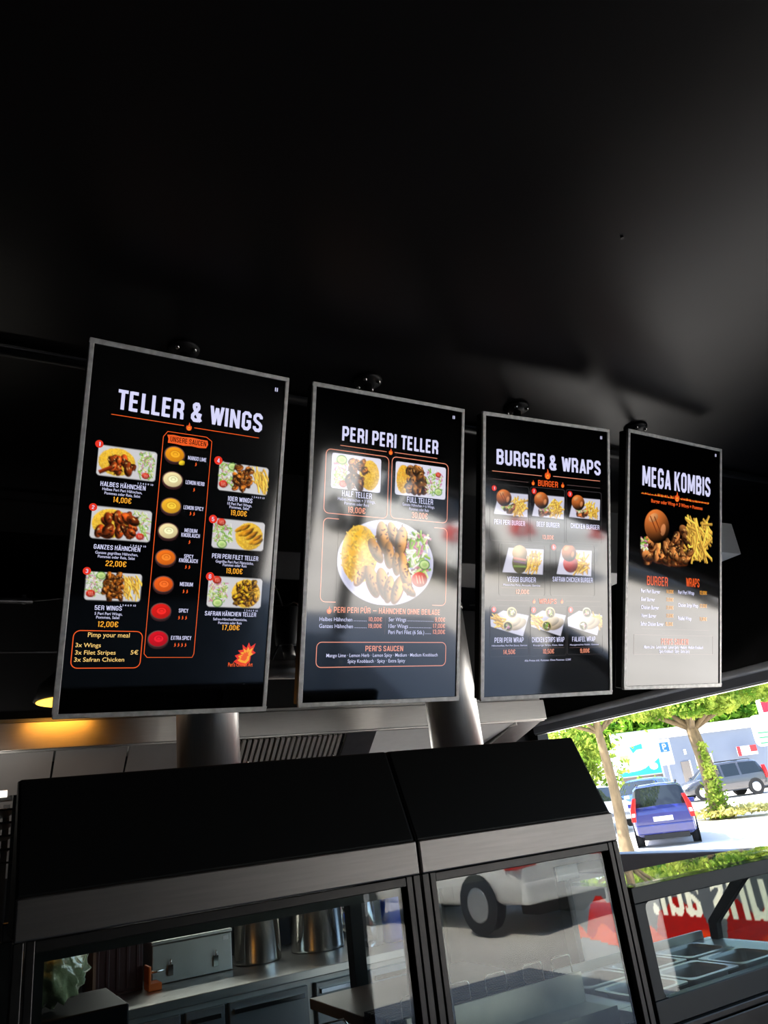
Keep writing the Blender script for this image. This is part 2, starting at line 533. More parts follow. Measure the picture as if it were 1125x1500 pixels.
M_LAMPR = mat('red_tail_lamp', (200, 20, 18), 0.2, noise=0.15, nscale=8)
M_LAMPW = mat('clear_lamp', (225, 225, 225), 0.15, noise=0.05)
M_BARK = mat('tree_bark', (106, 90, 66), 0.9, noise=0.35, nscale=7, stretch=(1, 1, 0.35), bump=0.4, bscale=14)
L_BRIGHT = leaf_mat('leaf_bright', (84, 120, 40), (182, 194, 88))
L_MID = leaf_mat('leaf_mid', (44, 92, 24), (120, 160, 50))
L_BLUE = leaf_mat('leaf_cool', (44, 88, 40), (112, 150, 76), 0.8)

# ------------------------------------------------------------------ the room
WX, YB, YF, XL, ZC = 3.8, 4.6, -3.7, -2.6, 2.955
def struct(name, x0, x1, y0, y1, z0, z1, m, bevel=0.0):
    return tag(box(name, x0, x1, y0, y1, z0, z1, m, bevel=bevel), kind='structure')
struct('floor', XL, WX, YF, YB, -0.1, 0.0, M_FLOOR)
struct('ceiling', XL - .1, WX + .12, YF - .1, YB + .1, ZC, ZC + .12, M_CEIL)
struct('wall_back', XL - .1, WX, YB, YB + .1, 0, ZC, M_WALL)
struct('wall_left', XL - .1, XL, YF - .1, YB, 0, ZC, M_WALL)
bm = bmesh.new()
add_box(bm, XL, 3.3, YF - .1, YF, 0, ZC); add_box(bm, 3.3, WX, YF - .1, YF, 2.1, ZC)
tag(obj('wall_front', bm, M_WALL), kind='structure')
bm = bmesh.new()
add_box(bm, WX, WX + .1, YF - .1, YB + .1, 2.09, ZC)        # above the openings
add_box(bm, WX, WX + .1, 4.5, YB + .1, 0, 2.09)             # corner by the hood
add_box(bm, WX, WX + .1, YF - .1, YF + .06, 0, 2.09)
add_box(bm, WX, WX + .1, -.8, 4.5, 0, 0.40)                 # plinth under the banner
tag(obj('wall_right', bm, M_WALL), kind='structure')
w1 = tag(bpy.data.objects.new('window_1', None), kind='structure')
COL.objects.link(w1)
bm = bmesh.new()
add_box(bm, WX - .03, WX + .03, YF + .06, 4.5, 2.035, 2.088)
tag(obj('header_panel', bm, M_SILL, w1, bevel=.004), kind='structure')
bm = bmesh.new()
add_tube(bm, (WX - .03, YF + .08, 2.107), (WX - .03, 4.52, 2.107), .023, n=14)
tag(obj('tube_gasket', bm, M_GUM, w1), kind='structure')
bm = bmesh.new()
add_box(bm, WX - .02, WX + .02, YF + .06, 4.5, 2.026, 2.035)
tag(obj('edge_strip', bm, M_STEELD, w1), kind='structure')
bm = bmesh.new()
add_box(bm, WX - .07, WX + .05, -.8, 4.5, 1.10, 1.215)
tag(obj('sill', bm, M_SILL, w1, bevel=.012), kind='structure')
bm = bmesh.new()
add_tube(bm, (XL, 2.0, ZC - .022), (WX - .02, 2.0, ZC - .022), .017, n=12)
tag(obj('trim_1', bm, M_BLACK), kind='structure')
bm = bmesh.new()                                              # ceiling screws and marks
for x, y in ((1.0, -.35), (1.9, .65), (.55, .6), (1.45, 1.0), (2.3, 1.15)):
    add_lathe(bm, [(.005, ZC - .004), (.004, ZC)], (x, y, 0), 8)
tag(obj('trim_2', bm, M_BLACK), kind='structure')

# ------------------------------------------------------------------ food pictures shown by the displays
class Paint:
    def __init__(s, w, h, res, bg=(0, 0, 0)):
        s.nx, s.ny = max(8, int(w / res)), max(8, int(h / res))
        s.a = np.zeros((s.ny, s.nx, 3)) + np.array(bg) / 255.0
        yy, xx = np.mgrid[0:s.ny, 0:s.nx]
        s.x, s.y = (xx + .5) / s.nx * w / h, (yy + .5) / s.ny      # y down, 1 unit = height
        s.W = w / h
        s.px = 1.0 / s.ny
    def mix(s, m, col):
        m = np.clip(m, 0, 1)[..., None]
        s.a = s.a * (1 - m) + m * (np.array(col) / 255.0 if not isinstance(col, np.ndarray) else col)
    def ell(s, cx, cy, rx, ry, ang, col, shade=0.35):
        c, sn = math.cos(ang), math.sin(ang)
        u = ((s.x - cx) * c + (s.y - cy) * sn) / rx
        v = (-(s.x - cx) * sn + (s.y - cy) * c) / ry
        r = np.sqrt(u * u + v * v)
        m = np.clip((1 - r) * min(rx, ry) / s.px + .5, 0, 1)
        k = 1 + shade * (-(u * .4 + v * .8)) - shade * .5 * r
        s.mix(m, np.clip(np.array(col)[None, None, :] / 255.0 * k[..., None], 0, 1))
    def bar(s, cx, cy, l, w, ang, col, shade=.3):
        c, sn = math.cos(ang), math.sin(ang)
        u = (s.x - cx) * c + (s.y - cy) * sn
        v = -(s.x - cx) * sn + (s.y - cy) * c
        m = np.clip((l / 2 - abs(u)) / s.px + .5, 0, 1) * np.clip((w / 2 - abs(v)) / s.px + .5, 0, 1)
        k = 1 - shade * v / (w / 2)
        s.mix(m, np.clip(np.array(col)[None, None, :] / 255.0 * k[..., None], 0, 1))
    def rr(s, x0, y0, x1, y1, r, col):
        dx = np.maximum(np.maximum(x0 + r - s.x, s.x - (x1 - r)), 0)
        dy = np.maximum(np.maximum(y0 + r - s.y, s.y - (y1 - r)), 0)
        m = np.clip((r - np.sqrt(dx * dx + dy * dy)) / s.px + .5, 0, 1)
        s.mix(m, col)
    def poly(s, pts, col):
        m = np.ones_like(s.x) * 9
        n = len(pts)
        for k in range(n):                                     # convex, clockwise with y down
            (x0, y0), (x1, y1) = pts[k], pts[(k + 1) % n]
            l = math.hypot(x1 - x0, y1 - y0)
            m = np.minimum(m, ((x1 - x0) * (s.y - y0) - (y1 - y0) * (s.x - x0)) / l / s.px + .5)
        s.mix(m, col)
    # foods
    def rice(s, cx, cy, rx, ry, col=(242, 190, 52)):
        s.ell(cx, cy, rx, ry, 0, col, .15)
        for _ in range(int(420 * rx * ry * 6)):
            a, r = RNG.uniform(0, 6.28), math.sqrt(RNG.uniform(0, 1))
            k = RNG.uniform(.72, 1.12)
            s.bar(cx + rx * r * math.cos(a), cy + ry * r * math.sin(a), .05, .018, RNG.uniform(0, 3.1), [min(255, c * k) for c in (250, 200, 70)], 0)
    def fries(s, cx, cy, rx, ry, n=34, l=.36, w=.05, ang=1.2, spread=.5):
        for _ in range(n):
            k = RNG.uniform(.75, 1.08)
            s.bar(cx + RNG.uniform(-rx, rx), cy + RNG.uniform(-ry, ry), l * RNG.uniform(.7, 1.1), w, ang + RNG.normal() * spread, [min(255, c * k) for c in (244, 186, 74)], .35)
    def meat(s, cx, cy, rx, ry, n=14, size=.13, col=(214, 112, 40), char=.5):
        for _ in range(int(n * 1.3)):
            x, y = cx + RNG.uniform(-rx, rx), cy + RNG.uniform(-ry, ry)
            k = RNG.uniform(.62, 1.35)
            an = RNG.uniform(0, 3.1)
            z = size * RNG.uniform(.7, 1.15)
            s.ell(x, y + .018, z * 1.04, z * .68, an, (84, 36, 12), .1)
            s.ell(x, y, z, z * .62, an, [min(255, c * k) for c in col], .75)
            for _ in range(4):
                if RNG.uniform() < char:
                    s.ell(x + RNG.normal() * z * .45, y + RNG.normal() * z * .32, z * .3, z * .11, RNG.uniform(0, 3.1), (40, 16, 9), .2)
            for _ in range(2):
                s.ell(x + RNG.normal() * z * .3, y - z * .2 + RNG.normal() * z * .12, z * .17, z * .07, an, (255, 196, 116), .1)
    def salad(s, cx, cy, rx, ry, n=120, cols=((150, 190, 70), (206, 222, 140), (240, 240, 220), (196, 120, 150), (110, 160, 50))):
        for _ in range(n):
            s.bar(cx + RNG.uniform(-rx, rx), cy + RNG.uniform(-ry, ry), RNG.uniform(.06, .16), .028, RNG.uniform(0, 3.1), cols[int(RNG.integers(len(cols)))], .2)
    def cucumber(s, cx, cy, r):
        s.ell(cx, cy, r * 1.25, r, 0, (60, 120, 40), .1)
        s.ell(cx, cy, r * 1.08, r * .84, 0, (206, 226, 150), .1)
        s.ell(cx, cy, r * .6, r * .42, 0, (172, 206, 120), .1)
    def tomato(s, cx, cy, r):
        s.ell(cx, cy, r * 1.2, r, 0, (206, 52, 36), .3)
        for d in (-.4, .05, .5):
            s.bar(cx + d * r, cy, r * 1.1, r * .16, 1.3, (244, 170, 150), .1)
    def bun(s, cx, cy, r, cut=True):
        s.ell(cx, cy, r, r * .92, 0, (186, 100, 44), .75)
        s.ell(cx - r * .3, cy - r * .45, r * .4, r * .22, -.4, (222, 150, 92), .2)
        s.ell(cx + r * .5, cy + r * .15, r * .2, r * .34, .3, (206, 130, 80), .2)
        if cut:
            for d in (-.28, .05): s.bar(cx + d * r, cy - r * .1, r * 1.0, r * .07, 1.0, (112, 48, 20), .2)
    def mesh(s, name, x0, y0, x1, y1, z, parent, taper=None):
        """a flat rectangle on the display surface whose vertices carry the displayed colours"""
        ny, nx = s.ny, s.nx
        gx = np.linspace(x0, x1, nx)
        gy = np.linspace(y1, y0, ny)
        X, Y = np.meshgrid(gx, gy)
        V = np.stack([X.ravel(), Y.ravel(), np.full(nx * ny, z)], 1)
        i = (np.arange(ny - 1)[:, None] * nx + np.arange(nx - 1)[None, :]).ravel()
        F = np.stack([i, i + nx, i + nx + 1, i + 1], 1)
        me = bpy.data.meshes.new(name)
        me.from_pydata(V.tolist(), [], F.tolist())
        c = np.clip(s.a, 0, 1).reshape(-1, 3)
        lin = np.where(c <= .04045, c / 12.92, ((c + .055) / 1.055) ** 2.4)
        at = me.color_attributes.new('col', 'FLOAT_COLOR', 'POINT')
        at.data.foreach_set('color', np.concatenate([lin, np.ones((len(lin), 1))], 1).astype(np.float32).ravel())
        me.materials.append(M_PHOTO)
        return link(name, me, parent)

TRAY = (206, 204, 206)
def dish(kind, w, h):
    p = Paint(w, h, 2.0 if kind != 'MEGA' else 2.4)
    W = p.W
    if kind in ('D1', 'D2'):
        p.rr(0.02, .03, W - .02, .97, .1, TRAY)
        p.rice(W * .33, .5, W * .3, .42)
        p.salad(W * .82, .5, W * .13, .4)
        p.tomato(W * .82, .82, .1)
        if kind == 'D1':
            p.meat(W * .42, .55, W * .16, .2, 12, .17, (176, 70, 24), .6); p.bar(W * .15, .78, .4, .12, -.5, (120, 40, 14), .5)
        else:
            p.meat(W * .42, .52, W * .28, .3, 22, .18, (182, 72, 24), .7)
    elif kind in ('D3', 'D4'):
        p.rr(0.04, .05, W - .04, .96, .1, TRAY)
        p.salad(W * .18, .45, W * .14, .38)
        p.cucumber(W * .27, .16, .12); p.tomato(W * .12, .75, .12)
        p.fries(W * .82, .5, W * .13, .26, 36, .45, .05, 1.25, .3)
        p.meat(W * .5, .48, W * .16, .38, 30, .13, (172, 96, 30), .5)
    elif kind in ('D5', 'D6'):
        p.rr(0.02, .03, W - .02, .97, .1, TRAY)
        p.salad(W * .2, .5, W * .16, .28)
        p.tomato(W * .16, .14, .12); p.cucumber(W * .2, .84, .13)
        p.rice(W * .7, .52, W * .26, .44)
        if kind == 'D5':
            for k in range(6): p.ell(W * (.52 + .07 * k), .3 + .08 * k + .05 * math.sin(k * 2), .2, .075, -.5, (206, 142, 30), .6)
            for k in range(4): p.ell(W * (.62 + .08 * k), .24 + .1 * k, .17, .06, -.6, (186, 118, 26), .6)
        else:
            p.meat(W * .7, .5, W * .2, .34, 46, .1, (206, 150, 24), .35)
    elif kind == 'E1':
        p.rr(0.0, 0, W, 1, .1, (222, 220, 236))
        p.rice(W * .76, .52, W * .2, .42)
        p.salad(W * .18, .55, W * .12, .36); p.cucumber(W * .2, .18, .13); p.tomato(W * .24, .85, .1)
        p.meat(W * .52, .28, W * .14, .14, 16, .11, (180, 110, 34)); p.meat(W * .48, .72, W * .13, .13, 9, .15, (120, 66, 24), .7)
    elif kind == 'E2':
        p.rr(0.0, 0, W, 1, .1, (222, 220, 236))
        p.rice(W * .16, .52, W * .13, .42, (226, 160, 30))
        p.meat(W * .42, .5, W * .16, .36, 28, .14, (150, 96, 44), .5); p.salad(W * .76, .5, W * .16, .36)
        p.cucumber(W * .85, .78, .11); p.tomato(W * .84, .26, .08)
    elif kind == 'PLATE':
        p.ell(W / 2, .5, W / 2, .5, 0, (214, 214, 238), .05)
        p.ell(W / 2, .5, W / 2 * .95, .475, 0, (200, 200, 228), .05)
        p.rice(W * .22, .42, W * .18, .33, (240, 184, 40)); p.rice(W * .15, .5, W * .1, .2, (236, 176, 36))
        p.salad(W * .8, .38, W * .12, .24, 150); p.tomato(W * .85, .68, .09); p.cucumber(W * .9, .5, .06)
        for cx, cy, l, a in ((.45, .2, .24, 1.4), (.56, .16, .2, 1.2), (.64, .24, .24, 1.7), (.38, .36, .2, 1.0), (.52, .4, .2, 1.5), (.6, .5, .17, 1.5),
                             (.67, .5, .18, 1.4), (.24, .66, .17, -1.0), (.36, .72, .24, 1.2), (.47, .74, .24, 1.3), (.53, .8, .2, 1.7), (.62, .8, .22, 1.9), (.7, .64, .2, 1.2), (.74, .8, .14, .6)):
            p.ell(W * cx, cy + .015, l * .8, l * .36, a, (110, 60, 26), .2)
            p.ell(W * cx, cy, l * .74, l * .31, a, tuple(q * (.85 + .3 * ((cx * 37) % 1)) for q in (204, 142, 70)), .7)
            for _ in range(9): p.ell(W * cx + RNG.normal() * l * .2, cy + RNG.normal() * l * .26, .018, .01, RNG.uniform(0, 3), (86, 42, 18), .2)
    elif kind in ('B1', 'B2', 'B3', 'B4', 'B5'):
        p.poly([(.16 * W, .14), (W * .99, .14), (W * .97, .98), (.02 * W, .94)], (206, 204, 222))
        p.fries(W * .72, .6, W * .16, .24, 40, .42, .055, -1.0, .7)
        if kind == 'B4':
            p.ell(W * .42, .62, .3, .34, 0, (92, 84, 40), .3); p.ell(W * .42, .3, .3, .26, 0, (196, 160, 108), .4)
            p.bar(W * .42, .5, .5, .07, .1, (196, 110, 90), .2); p.bar(W * .42, .6, .5, .05, .1, (110, 60, 110), .2); p.bar(W * .42, .74, .5, .06, 0, (120, 150, 60), .2)
        elif kind == 'B5':
            p.ell(W * .4, .6, .3, .28, 0, (206, 70, 70), .4); p.bun(W * .36, .25, .3, False)
        else:
            p.meat(W * .42, .72, W * .14, .1, 9, .14, (184, 104, 52), .3)
            p.salad(W * .4, .66, W * .16, .05, 30)
            p.bun(W * .3, .34, .33, kind == 'B1')
    elif kind in ('W1', 'W2', 'W3'):
        p.poly([(.33 * W, .14), (W * .99, .3), (W * .84, .98), (.02 * W, .66), (0, .38)], (204, 202, 220))
        p.fries(W * (.2 if kind != 'W3' else .86), .5, W * .12, .16, 26, .4, .05, .4, .4)
        p.ell(W * .7, .58, .36, .18, -.3, (222, 200, 170), .35)
        p.ell(W * .6, .5, .3, .15, -.3, (232, 214, 186), .3)
        c = (236, 214, 160) if kind != 'W3' else (206, 206, 190)
        for cx, cy in ((.55, .2), (.45, .64)):
            p.ell(W * cx, cy, .2, .17, .2, c, .3); p.ell(W * cx, cy, .16, .13, .2, (70, 74, 34), .3)
            p.meat(W * cx, cy, .07, .05, 4, .06, (206, 130, 96), .2); p.salad(W * cx, cy, .09, .07, 12)
    elif kind == 'MEGA':
        p.meat(W * .32, .74, W * .27, .14, 26, .12, (196, 122, 64), .5)
        p.meat(W * .56, .62, W * .1, .28, 20, .12, (180, 112, 60), .6)
        p.salad(W * .06, .66, .05, .07, 30)
        p.fries(W * .80, .48, W * .15, .30, 80, .34, .046, 1.0, .6)
        p.meat(W * .52, .80, W * .16, .10, 12, .12, (190, 118, 60), .5)
        p.bun(W * .225, .35, .30)
    return p

BOWLC = {'mango': (236, 150, 24), 'cream': (240, 222, 166), 'yellow': (238, 176, 44), 'orange': (236, 112, 26), 'orange2': (232, 92, 26), 'red': (214, 26, 20), 'crimson': (204, 14, 30)}
def bowl(c):
    p = Paint(100, 88, 2.6)
    W = p.W
    p.ell(W / 2, .55, W * .48, .45, 0, (64, 34, 34), .2)
    p.ell(W / 2, .46, W * .48, .43, 0, (104, 70, 66), .2)
    p.ell(W / 2, .46, W * .43, .385, 0, BOWLC[c], .12)
    k = [min(255, v * 1.12 + 14) for v in BOWLC[c]]
    d = [v * .82 for v in BOWLC[c]]
    p.ell(W * .52, .44, W * .25, .2, 0, d, 0); p.ell(W * .52, .45, W * .22, .175, 0, k, 0); p.ell(W * .53, .43, W * .12, .09, 0, d, 0); p.ell(W * .53, .44, W * .09, .065, 0, k, 0)
    if c == 'mango': p.ell(W * .86, .86, .17, .13, -.4, (240, 206, 40), .3)
    return p

def flame_pts(s):
    return [(x * s, y * s) for x, y in ((0, -1), (.45, -.85), (.72, -.4), (.7, .05), (.5, .4), (.42, .05), (.3, .3), (.2, .75), (-.05, 1.15), (-.02, .7), (-.22, .35), (-.4, .1), (-.5, .35), (-.68, -.1), (-.66, -.55), (-.4, -.88))]
def inner_flame(s):
    return [(x * s, y * s - s * .32) for x, y in ((0, -.55), (.3, -.4), (.32, 0), (.1, .45), (0, .1), (-.15, .3), (-.32, -.1), (-.25, -.45))]

MENU_NAMES = ('TELLER', 'PERI', 'BURGER', 'MEGA')

MENU = [
 [
  ('T', 'TELLER & WINGS', 5.0, 309.6, 403.2, 52.4, 'w', 'h'),
  ('L', -209.7, 293.2, -18.7, 293.2, 'o'),
  ('L', 10.2, 291.8, 199.5, 291.8, 'o'),
  ('F', -4.5, 292.2, 10.8),
  ('II', 242.4, 442.8, 5.8),
  ('P', [(-60.8, 270.5), (46.5, 271.0), (62.5, 261.0), (60.1, -324.1), (55.9, -334.0), (-63.7, -334.1), (-72.3, -324.5), (-71.3, 254.9)], 'o'),
  ('TAG', -60.3, 239.9, 50.7, 261.5),
  ('T', 'UNSERE SAUCEN', -2.8, 244.4, 99.0, 14.0, 'k', 'b'),
  ('BOWL', -36.8, 208.6, 28.7, 'mango'),
  ('BOWL', -36.6, 139.6, 28.6, 'cream'),
  ('BOWL', -34.9, 68.0, 28.5, 'yellow'),
  ('BOWL', -36.6, -0.2, 28.4, 'cream'),
  ('BOWL', -37.3, -71.6, 28.3, 'orange'),
  ('BOWL', -37.3, -143.1, 28.2, 'orange2'),
  ('BOWL', -37.9, -214.7, 28.1, 'red'),
  ('BOWL', -38.9, -287.6, 28.0, 'crimson'),
  ('T', 'MANGO LIME', 25.4, 201.5, 50.9, 10.8, 'w', 'b'),
  ('T', 'LEMON HERB', 25.2, 133.9, 52.0, 10.8, 'w', 'b'),
  ('T', 'LEMON SPICY', 26.8, 64.8, 55.1, 10.7, 'w', 'b'),
  ('T', 'MEDIUM', 24.5, 2.5, 35.0, 10.7, 'w', 'b'),
  ('T', 'KNOBLAUCH', 24.7, -10.4, 50.9, 10.7, 'w', 'b'),
  ('T', 'SPICY', 24.3, -67.8, 25.4, 10.6, 'w', 'b'),
  ('T', 'KNOBLAUCH', 24.4, -79.4, 51.4, 10.6, 'w', 'b'),
  ('T', 'MEDIUM', 24.3, -143.5, 35.3, 10.6, 'w', 'b'),
  ('T', 'SPICY', 22.3, -214.4, 25.8, 10.5, 'w', 'b'),
  ('T', 'EXTRA SPICY', 22.1, -287.4, 55.0, 10.4, 'w', 'b'),
  ('CH', 22.5, 191.1, 5.1, 1),
  ('CH', 23.2, 120.6, 5.1, 1),
  ('CH', 23.6, 54.4, 5.1, 2),
  ('CH', 22.4, -23.6, 5.1, 1),
  ('CH', 23.0, -91.4, 5.0, 2),
  ('CH', 22.3, -157.6, 5.0, 2),
  ('CH', 20.6, -228.3, 5.0, 3),
  ('CH', 20.5, -300.9, 5.0, 4),
  ('D1', -233.8, 128.3, -82.4, 210.8),
  ('D2', -235.3, -34.5, -82.5, 52.0),
  ('D3', -235.3, -192.2, -92.6, -115.0),
  ('D4', 86.7, 125.4, 239.1, 211.6),
  ('D5', 84.1, -34.9, 238.1, 50.4),
  ('D6', 83.6, -197.9, 242.9, -110.3),
  ('N', -232.1, 210.9, 10.1, '1'),
  ('N', -232.5, 46.3, 10.0, '2'),
  ('N', -232.7, -117.2, 9.9, '3'),
  ('N', 85.2, 210.6, 11.9, '4'),
  ('N', 83.4, 45.4, 11.8, '5'),
  ('N', 87.8, -113.4, 11.7, '6'),
  ('T', 'HALBES HÄHNCHEN', -163.0, 103.3, 114.2, 12.1, 'w', 'b'),
  ('T', 'Halbes Peri Peri Hähnchen,', -164.0, 92.8, 100.2, 7.2, 'w', 'r'),
  ('T', 'Pommes oder Reis, Salat', -162.9, 82.6, 90.2, 7.2, 'w', 'r'),
  ('T', '14,00€', -162.6, 64.2, 46.5, 14.4, 'y', 'b'),
  ('T', '1 3 4 5 9 10', -107.0, 118.0, 39.8, 4.9, 'w', 'r'),
  ('T', 'GANZES HÄHNCHEN', -163.6, -59.6, 116.4, 11.9, 'w', 'b'),
  ('T', 'Ganzes gegrilltes Hähnchen,', -163.5, -71.6, 106.6, 7.1, 'w', 'r'),
  ('T', 'Pommes oder Reis, Salat', -163.4, -81.5, 92.6, 7.1, 'w', 'r'),
  ('T', '22,00€', -163.4, -101.7, 51.7, 14.3, 'y', 'b'),
  ('T', '1 3 4 6 9 10', -111.4, -46.9, 39.7, 4.8, 'w', 'r'),
  ('T', '5ER WINGS', -172.1, -214.5, 66.9, 11.7, 'w', 'b'),
  ('T', '5 Peri Peri Wings,', -170.4, -226.8, 68.2, 7.0, 'w', 'r'),
  ('T', 'Pommes, Salat', -171.1, -236.2, 57.4, 7.0, 'w', 'r'),
  ('T', '12,00€', -169.6, -257.0, 51.0, 14.1, 'y', 'b'),
  ('T', '1 3 4 6 9 10', -123.9, -202.8, 39.6, 4.8, 'w', 'r'),
  ('T', '10ER WINGS', 157.0, 101.1, 73.7, 13.1, 'w', 'b'),
  ('T', '10 Peri Peri Wings,', 157.2, 89.9, 72.4, 7.8, 'w', 'r'),
  ('T', 'Pommes, Salat', 156.8, 80.6, 58.0, 7.8, 'w', 'r'),
  ('T', '19,00€', 156.2, 61.5, 48.4, 15.0, 'y', 'b'),
  ('T', '1 3 4 6 9 10', 211.0, 116.9, 37.9, 5.3, 'w', 'r'),
  ('T', 'PERI PERI FILET TELLER', 156.5, -62.1, 135.1, 12.9, 'w', 'b'),
  ('T', 'Gegrillte Peri Peri Filetstücke,', 155.7, -73.8, 110.7, 7.7, 'w', 'r'),
  ('T', 'Pommes oder Reis', 156.3, -82.5, 69.6, 7.7, 'w', 'r'),
  ('T', '19,00€', 156.0, -101.9, 48.6, 14.8, 'y', 'b'),
  ('T', 'SAFRAN HÄNCHEN TELLER', 155.9, -220.2, 148.5, 12.1, 'w', 'b'),
  ('T', 'Safran-Hänchenfiletstücke,', 155.2, -232.6, 98.3, 7.0, 'w', 'r'),
  ('T', 'Pommes oder Reis', 155.3, -242.5, 68.2, 7.0, 'w', 'r'),
  ('T', '17,00€', 158.2, -258.7, 51.5, 14.0, 'y', 'b'),
  ('T', '1 3 4 6 9 10', 214.3, -205.8, 39.3, 5.2, 'w', 'r'),
  ('T', 'Pimp your meal', -164.2, -283.0, 102.7, 11.7, 'g', 'r'),
  ('T', '3x Wings', -212.4, -308.5, 60.7, 10.4, 'g', 'r'),
  ('T', '3x Filet Stripes', -193.1, -326.9, 97.9, 10.4, 'g', 'r'),
  ('T', '5€', -97.1, -326.4, 19.3, 10.7, 'g', 'r'),
  ('T', '3x Safran Chicken', -182.0, -344.6, 121.4, 10.4, 'g', 'r'),
  ('RR', -249.8, -360.9, -80.2, -267.2),
  ('LOGO', 196.6, -333.2, 41.1),
 ],
 [
  ('T', 'PERI PERI TELLER', 1.7, 316.1, 352.0, 45.1, 'w', 'h'),
  ('L', -179.4, 300.3, -16.0, 300.3, 'p'),
  ('L', 13.2, 301.9, 174.9, 301.9, 'p'),
  ('F', -1.1, 301.9, 9.9),
  ('II', 237.1, 450.1, 5.5),
  ('RR', -225.6, 87.3, -6.8, 284.3),
  ('RR', 5.0, 90.4, 219.7, 287.8),
  ('RR', -224.6, -179.4, 221.4, 72.0),
  ('E1', -205.6, 165.6, -34.2, 274.6),
  ('E2', 18.7, 167.2, 210.7, 274.5),
  ('T', 'HALF TELLER', -115.7, 143.5, 103.0, 18.0, 'w', 'b'),
  ('T', 'Halbes Hähnchen + 3 Wings,', -115.7, 130.3, 129.4, 9.5, 'w', 'r'),
  ('T', 'Pommes oder Reis', -115.7, 118.4, 84.6, 9.0, 'w', 'r'),
  ('T', '19,00€', -115.2, 94.9, 61.6, 18.4, 'p', 'b'),
  ('T', 'FULL TELLER', 113.5, 146.0, 98.8, 18.3, 'w', 'b'),
  ('T', 'Ganzes Hähnchen + 6 Wings,', 108.7, 134.2, 122.4, 8.8, 'w', 'r'),
  ('T', 'Pommes oder Reis', 110.3, 121.4, 74.1, 8.8, 'w', 'r'),
  ('T', '30,00€', 113.6, 96.8, 59.9, 19.3, 'p', 'b'),
  ('T', 'PERI PERI PÜR — HÄHNCHEN OHNE BEILAGE', 10.6, -210.4, 378.4, 17.3, 'p', 'b'),
  ('T', 'Halbes Hähnchen', -169.9, -235.9, 108.5, 11.6, 'w', 'r'),
  ('T', '............', -88.9, -234.7, 45.4, 1.5, 'w', 'r'),
  ('T', '10,00€', -36.8, -234.4, 48.2, 13.0, 'p', 'b'),
  ('T', 'Ganzes Hähnchen', -168.4, -256.1, 111.8, 11.6, 'w', 'r'),
  ('T', '...........', -86.3, -255.2, 41.9, 1.5, 'w', 'r'),
  ('T', '19,00€', -37.2, -254.6, 48.1, 12.9, 'p', 'b'),
  ('T', '5er Wings', 42.4, -233.2, 63.3, 12.1, 'w', 'r'),
  ('T', '.......................', 126.8, -231.9, 97.9, 1.6, 'w', 'r'),
  ('T', '9,00€', 201.3, -231.8, 39.3, 13.6, 'p', 'b'),
  ('T', '10er Wings', 46.3, -253.7, 70.7, 12.1, 'w', 'r'),
  ('T', '....................', 127.3, -252.8, 82.6, 1.6, 'w', 'r'),
  ('T', '17,00€', 197.6, -252.0, 47.7, 13.6, 'p', 'b'),
  ('T', 'Peri Peri Filet (6 Stk.)', 76.6, -272.4, 131.2, 12.2, 'w', 'r'),
  ('T', '.....', 157.3, -271.3, 21.2, 1.6, 'w', 'r'),
  ('T', '13,00€', 197.9, -271.0, 48.3, 13.6, 'p', 'b'),
  ('T', "PERI'S SAUCEN", -0.5, -325.2, 133.3, 16.6, 'p', 'b'),
  ('T', 'Mango Lime · Lemon Herb · Lemon Spicy · Medium · Medium Knoblauch', -0.9, -342.1, 392.3, 10.3, 'w', 'r'),
  ('T', 'Spicy Knoblauch · Spicy · Extra Spicy', -25.5, -359.5, 200.5, 10.3, 'w', 'r'),
  ('F', -194.1, -203.6, 11.2),
  ('L', -1.2, -221.8, 0.8, -273.0, 'd'),
  ('RR', -229.5, -371.7, 226.4, -298.1),
  ('PLATE', -173.9, -184.0, 170.3, 82.2),
 ],
 [
  ('T', 'BURGER & WRAPS', 7.2, 307.6, 459.4, 51.8, 'w', 'h'),
  ('L', -239.8, 282.3, -30.7, 282.3, 'p'),
  ('L', 19.2, 285.6, 233.5, 285.6, 'p'),
  ('F', -5.5, 289.9, 17.7),
  ('II', 241.1, 448.8, 5.8),
  ('L', -239.5, 255.0, -88.3, 255.0, 'd'),
  ('L', 80.6, 259.3, 233.2, 259.3, 'd'),
  ('T', 'BURGER', -3.6, 245.9, 86.8, 21.0, 'o', 'b'),
  ('F', -68.3, 255.2, 9.2),
  ('F', 61.4, 257.1, 9.6),
  ('RD', -247.0, 45.2, -86.7, 237.6),
  ('RD', -79.6, 49.4, 70.1, 240.2),
  ('RD', 78.2, 53.9, 239.2, 242.7),
  ('B1', -233.8, 131.4, -89.6, 224.5),
  ('B2', -75.4, 133.4, 68.8, 227.1),
  ('B3', 87.4, 139.7, 233.9, 228.6),
  ('N', -231.7, 223.5, 9.8, '1'),
  ('N', -64.8, 225.8, 10.4, '2'),
  ('N', 93.7, 227.3, 10.9, '3'),
  ('N', 20.2, 33.2, 10.6, '5'),
  ('N', -229.9, -186.4, 9.6, '6'),
  ('N', -66.3, -186.6, 10.2, '7'),
  ('N', 94.3, -185.0, 10.7, '8'),
  ('RD', -209.3, -138.0, -17.5, 37.3),
  ('RD', 6.3, -135.6, 204.9, 46.5),
  ('B4', -198.7, -65.9, -22.3, 37.0),
  ('B5', 30.1, -66.1, 192.8, 42.2),
  ('T', 'PERI PERI BURGER', -167.1, 100.9, 127.5, 16.5, 'w', 'b'),
  ('T', 'BEEF BURGER', -4.3, 102.8, 99.1, 17.0, 'w', 'b'),
  ('T', 'CHICKEN BURGER', 162.2, 105.5, 132.3, 17.4, 'w', 'b'),
  ('T', '13,00€', -4.7, 59.6, 50.0, 15.0, 'p', 'b'),
